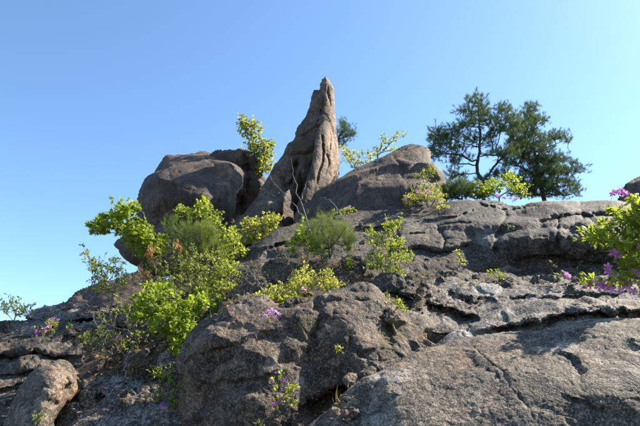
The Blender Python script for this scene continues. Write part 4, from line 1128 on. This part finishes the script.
def pine(name, label, base, limbs, ells, n, mat, tuft_scale=1.0, thick=0.5, rbase=0.06, tufts=4, nn=34, w=0.0042, cat='tree', parts=('trunk', 'needles'), group=None, seglen=0.12, upb=0.25):
    b = P(*base)
    nodes = [b]; par = [-1]
    for limb in limbs:
        pts = [P(*p) for p in limb]
        if np.linalg.norm(pts[0] - b) < 0.02: j = 0
        else:
            j = int(np.argmin(np.linalg.norm(np.array(nodes) - pts[0], axis=1)))
        for p0, p1 in zip(pts[:-1], pts[1:]):
            k = max(1, int(np.linalg.norm(p1 - p0) / 0.12))
            for q in range(1, k + 1):
                nodes.append(p0 + (p1 - p0) * q / k + rng.normal(size=3) * 0.012); par.append(j); j = len(nodes) - 1
    T = crown_points(ells, n, thick)
    nodes, par, tips = grow(b, T, wig=0.12, nodes0=(nodes, par), seglen=seglen, straight=0.12, up=-0.05)
    root = empty(name, b, label, cat, group)
    (Vt, Qt), r = skeleton_mesh(nodes, par, 0.0045 * tuft_scale, rbase, 2.4)
    link(parts[0], new_mesh(parts[0], Vt - b, Qt, None, M['pinebark']), root)
    N_ = np.array(nodes); par_ = np.array(par)
    tp = np.array(tips)
    d = N_[tp] - N_[par_[tp]]; d /= (np.linalg.norm(d, axis=1)[:, None] + 1e-9)
    pos = np.repeat(N_[tp], tufts, 0); ax = np.repeat(d, tufts, 0)
    m = len(pos)
    ax = ax * 0.5 + rng.normal(size=(m, 3)) * 0.45 + np.array([0, 0, upb + 0.15]); ax /= np.linalg.norm(ax, axis=1)[:, None]
    pos = pos + rng.normal(size=(m, 3)) * 0.05 * tuft_scale
    Rm = frames(ax, np.tile(np.array([0.3, 0.5, 0.2]), (m, 1)) + rng.normal(size=(m, 3)) * 0.3)
    sz = tuft_scale * rng.uniform(0.7, 1.15, m)
    VV = []; FF = []; n0 = 0
    for v in range(4):
        sel = np.arange(m) % 4 == v
        V, F = scatter(needle_tuft(100 + v, nn, w=w), pos[sel], Rm[sel], sz[sel])
        VV.append(V); FF.append(F + n0); n0 += len(V)
    tag(link(parts[1], new_mesh(parts[1], np.vstack(VV) - b, None, np.vstack(FF), M[mat], smooth=False), root), kind='stuff')
    return root

YP = 11.5
def e_(l, Y=YP, s=1.12): return [(420 + x / 3.133, 80 + y / 3.133, rx / 3.133 * s, ry / 3.133 * s, Y + rng.uniform(-0.35, 0.35)) for x, y, rx, ry in l]
def q_(l, Y=YP): return [(420 + x / 3.133, 80 + y / 3.133, Y) for x, y in l]
pine('pine_tree', 'crooked dark pine on the ridge, left of the pair, forked trunk and open crown', (485, 203, YP),
     [[(485, 203, YP)] + q_([(198, 350), (195, 318), (182, 290), (178, 265)]), q_([(178, 265), (186, 225), (190, 175), (186, 125), (180, 80)], YP - .1), q_([(195, 318), (222, 285), (250, 250), (300, 212), (328, 175), (345, 110)], YP + .1),
      q_([(178, 265), (160, 252), (130, 235), (95, 232), (60, 232)], YP - .3), q_([(182, 275), (150, 262), (120, 262), (90, 270)], YP + .3), q_([(190, 190), (160, 160), (135, 120)], YP + .2), q_([(188, 215), (160, 205), (120, 190), (70, 175)]),
      q_([(190, 200), (225, 160), (258, 110)], YP - .2), q_([(245, 255), (240, 215), (250, 180)], YP)],
     e_([(182, 72, 28, 18), (178, 105, 34, 20), (135, 100, 20, 10), (155, 140, 26, 16), (205, 130, 18, 18), (262, 92, 24, 16), (255, 125, 28, 16), (120, 152, 20, 12), (72, 168, 34, 16), (45, 190, 20, 12), (62, 222, 32, 14),
         (45, 240, 16, 8), (110, 212, 28, 14), (160, 185, 26, 14), (245, 155, 26, 14), (290, 125, 16, 14), (215, 175, 22, 12), (290, 165, 22, 14), (100, 250, 24, 10), (140, 245, 14, 8), (225, 235, 24, 8), (90, 185, 30, 14), (215, 205, 16, 10), (120, 300, 30, 12), (150, 335, 30, 14), (210, 320, 24, 12), (250, 300, 24, 14), (300, 200, 26, 22), (270, 230, 26, 16), (300, 150, 20, 18)]),
     540, 'needle', 1.1, thick=0.45, rbase=0.055, tufts=4, nn=40, w=0.0055)
pine('pine_tree', 'dense dark pine on the ridge, right one of the pair, with a wide low crown', (545, 203, YP + .9),
     [[(545, 203, YP + .9)] + q_([(388, 360), (380, 330), (372, 300), (362, 240), (350, 160), (342, 85)], YP + .9), q_([(372, 300), (400, 270), (440, 250), (470, 230)], YP + .8), q_([(380, 330), (420, 310), (460, 290), (500, 280)], YP + .7),
      q_([(365, 240), (400, 210), (440, 195), (462, 190)], YP + 1.), q_([(375, 310), (340, 285), (300, 265)], YP + .8), q_([(385, 350), (430, 335), (480, 325)], YP + 1)],
     e_([(342, 88, 20, 14), (345, 120, 32, 16), (335, 150, 34, 18), (372, 130, 18, 12), (352, 185, 32, 20), (320, 205, 26, 18), (310, 245, 34, 20), (350, 225, 34, 20), (405, 180, 32, 12), (440, 178, 22, 10), (458, 192, 14, 6), (395, 212, 26, 12),
         (385, 250, 36, 16), (430, 252, 40, 18), (400, 285, 46, 16), (455, 285, 34, 14), (492, 278, 20, 8), (360, 290, 46, 18), (450, 320, 34, 12), (395, 325, 46, 16), (350, 330, 40, 16), (490, 335, 16, 6), (475, 350, 24, 8), (330, 350, 30, 12), (280, 265, 20, 10), (425, 345, 30, 10), (300, 320, 30, 18), (340, 355, 50, 10), (430, 355, 50, 8)], YP + .9),
     780, 'needle', 1.1, thick=0.55, rbase=0.06, tufts=4, nn=40, w=0.0055)
pine('pine_tree', 'small dark pine shrub beneath the left pine at the edge of the wedge-shaped boulder', (462, 203, 9.6),
     [[(462, 203, 9.6), (460, 190, 9.6)]], [(444, 191, 9, 6, 9.6), (460, 188, 12, 6, 9.6), (474, 192, 10, 6, 9.5), (452, 196, 14, 4, 9.5), (484, 194, 8, 5, 9.5)], 150, 'needle', 0.9, thick=0.3, rbase=0.03, tufts=5, w=0.006)
pine('pine_tree', 'dark pine crown showing behind the spire, just right of it', (333, 190, 15.5),
     [[(333, 190, 15.5), (333, 160, 15.5), (336, 145, 15.5), (342, 130, 15.5)]], [(342, 126, 5, 5, 15.5), (344, 134, 9, 5, 15.5), (341, 142, 6, 4, 15.5), (348, 131, 5, 3, 15.5)], 60, 'needle', 1.3, thick=0.3, rbase=0.05, tufts=4, w=0.005)
pine('pine_sapling', 'fresh green young pine in the middle of the thicket before the huge boulder', (205, 285, 7.3),
     [[(205, 285, 7.3), (204, 260, 7.3), (200, 235, 7.3), (198, 222, 7.3)], [(204, 262, 7.3), (190, 245, 7.2), (174, 230, 7.2), (168, 220, 7.2)], [(204, 255, 7.3), (212, 235, 7.3), (218, 222, 7.3)]],
     [(172, 226, 6, 8, 7.2), (182, 236, 9, 8, 7.2), (196, 232, 12, 12, 7.2), (208, 236, 8, 10, 7.2), (196, 252, 16, 9, 7.15), (212, 250, 8, 8, 7.2), (180, 250, 10, 7, 7.2)], 150, 'needle_l', 0.95, thick=0.25, rbase=0.02, tufts=3, nn=34, w=0.0032, cat='pine sapling', upb=0.7)
pine('pine_sapling', 'bushy green pine seedling on brown litter in front of the ridge, centre', (330, 258, 6.1),
     [[(330, 258, 6.1), (328, 240, 6.1), (326, 225, 6.1)], [(330, 250, 6.1), (340, 238, 6.0), (347, 228, 6.0)], [(330, 250, 6.1), (312, 244, 6.0), (302, 238, 6.0)]],
     [(322, 224, 10, 7, 6.1), (340, 230, 10, 8, 6.05), (308, 236, 10, 8, 6.0), (330, 240, 18, 8, 6.0), (346, 240, 8, 8, 6.0), (318, 250, 14, 5, 6.0), (295, 244, 6, 4, 6.0)], 170, 'needle_l', 0.8, thick=0.22, rbase=0.016, tufts=3, nn=32, w=0.0028, cat='pine sapling', upb=0.5)
shrub('shrub', 'lime leaves of a small bush tangled in the left side of the pine seedling', (306, 262, 6.0),
      [(303, 232, 6, 7, 5.9), (296, 240, 6, 5, 5.9), (292, 250, 5, 4, 5.9), (312, 246, 5, 4, 5.85), (302, 218, 2, 3, 5.9)], 40, ROUND, 'bright', 0.045, per=4, thick=0.1, rbase=0.006)

# ------------------------------------------------------------------ litter, grass, gravel on the soil
dg = bpy.context.evaluated_depsgraph_get()
dg.update()
def cast(o, d):
    for _ in range(10):
        ok, loc, nor, i, ob, mt = scene.ray_cast(dg, o, d)
        if not ok: return None
        if ob.name.startswith(('ground', 'rock', 'boulder', 'small_rock')): return loc, nor, ob
        o = loc + d * 0.01
    return None
def soil_points(regions, n, nz=0.78):
    """points on the ground inside given photo ellipses"""
    out = []
    cam_p = Vector((0, 0, CAMZ))
    area = np.array([r[2] * r[3] for r in regions]); area = area / area.sum()
    hits = []
    for r, a in zip(regions, area):
        for _ in range(int(n * a)):
            an = rng.uniform(0, 2 * math.pi); rr = math.sqrt(rng.uniform(0, 1))
            d = Vector(P(r[0] + r[2] * rr * math.cos(an), r[1] + r[3] * rr * math.sin(an), 5.0)) - cam_p
            r_ = cast(cam_p, d.normalized())
            if r_ is None: continue
            loc, nor, ob = r_
            if nor.z < 0: nor = -nor
            if 2.5 < loc.y < 13 and (ob.name.startswith('ground') or nor.z > nz): hits.append((*loc, *nor))
    return np.array(hits)
REG = [(320, 262, 70, 26), (130, 330, 50, 40), (180, 300, 50, 30), (230, 285, 40, 20), (420, 280, 60, 12), (560, 276, 90, 12), (335, 405, 26, 20), (140, 380, 50, 25), (80, 320, 40, 20), (430, 305, 20, 15), (520, 262, 110, 10), (290, 300, 26, 8), (308, 325, 10, 16), (395, 325, 14, 16), (365, 235, 40, 14), (450, 300, 40, 10), (400, 205, 30, 5), (300, 155, 10, 14)]
h = soil_points(REG, 9000)
m = len(h)
ax = rng.normal(size=(m, 3)) * (1, 1, 0.35); ax /= np.linalg.norm(ax, axis=1)[:, None]
V, F = scatter(LEAF, h[:, :3] + np.array([0, 0, 0.006]), frames(ax, h[:, 3:] + rng.normal(size=(m, 3)) * 0.5), rng.uniform(0.02, 0.055, m))
tag(link('leaf_litter', new_mesh('leaf_litter', V, None, F, M['dry'], smooth=False)), 'brown dry leaves and needles strewn over the soil between the rocks', 'leaf litter', kind='stuff')
# gravel and rock crumbs
ico = []
t_ = (1 + 5 ** 0.5) / 2
IV = np.array([(-1, t_, 0), (1, t_, 0), (-1, -t_, 0), (1, -t_, 0), (0, -1, t_), (0, 1, t_), (0, -1, -t_), (0, 1, -t_), (t_, 0, -1), (t_, 0, 1), (-t_, 0, -1), (-t_, 0, 1)], float) / 1.9
IF = np.array([(0, 11, 5), (0, 5, 1), (0, 1, 7), (0, 7, 10), (0, 10, 11), (1, 5, 9), (5, 11, 4), (11, 10, 2), (10, 7, 6), (7, 1, 8), (3, 9, 4), (3, 4, 2), (3, 2, 6), (3, 6, 8), (3, 8, 9), (4, 9, 5), (2, 4, 11), (6, 2, 10), (8, 6, 7), (9, 8, 1)])
h = soil_points(REG, 1500)
m = len(h)
V, F = scatter((IV, IF), h[:, :3], frames(rng.normal(size=(m, 3)), rng.normal(size=(m, 3))), 0.012 + 0.045 * rng.random(m) ** 3)
V = V + np.repeat(rng.normal(size=(m, 3)) * 0.003, 12, 0) + rng.normal(size=V.shape) * 0.004
tag(link('gravel', new_mesh('gravel', V, None, F, M['mid'], smooth=False)), 'brown and grey rock crumbs lying on the soil between the boulders', 'gravel', kind='stuff')
# grass blades
BL = (np.array([(-0.035, 0, 0), (0.035, 0, 0), (-0.025, 0.5, 0.06), (0.025, 0.5, 0.06), (0, 1, 0.28)]), np.array([(0, 1, 3), (0, 3, 2), (2, 3, 4)]))
h = soil_points([(120, 340, 50, 26), (200, 300, 40, 20), (320, 268, 60, 18), (450, 282, 70, 8), (335, 400, 24, 14), (150, 370, 40, 20), (240, 290, 30, 12)], 260)
hh = np.repeat(h, 6, 0); m = len(hh)
hh[:, :3] += rng.normal(size=(m, 3)) * (0.025, 0.025, 0)
ax = rng.normal(size=(m, 3)) * 0.45 + np.array([0, 0, 1.0])
V, F = scatter(BL, hh[:, :3] - np.array([0, 0, 0.01]), frames(ax, rng.normal(size=(m, 3))), rng.uniform(0.03, 0.12, m))
tag(link('grass', new_mesh('grass', V, None, F, M['grass'], smooth=False)), 'thin dry and green grass tufts growing in the soil between rocks', 'grass', kind='stuff')

# ------------------------------------------------------------------ repeats of a kind carry one group phrase
GROUPS = {'rock_slab': 'granite slabs of the lower outcrop', 'boulder': 'boulders of the outcrop', 'small_rock': 'small stones lying in the gaps', 'rock_ledge': 'flat rock ledges',
          'shrub': 'leafy shrubs rooted among the rocks', 'azalea': 'wild azaleas in flower among the rocks', 'seedling': 'small seedlings in the rock cracks', 'sapling': 'thin saplings on the crest',
          'pine_tree': 'pines along the crest', 'pine_sapling': 'young pines between the rocks', 'dead_branch': 'bare dead branches'}
for o in list(COL.objects):
    if o.parent is None and o.get('category'):
        k = o.name.split('.')[0]
        if k in GROUPS: o['group'] = GROUPS[k]
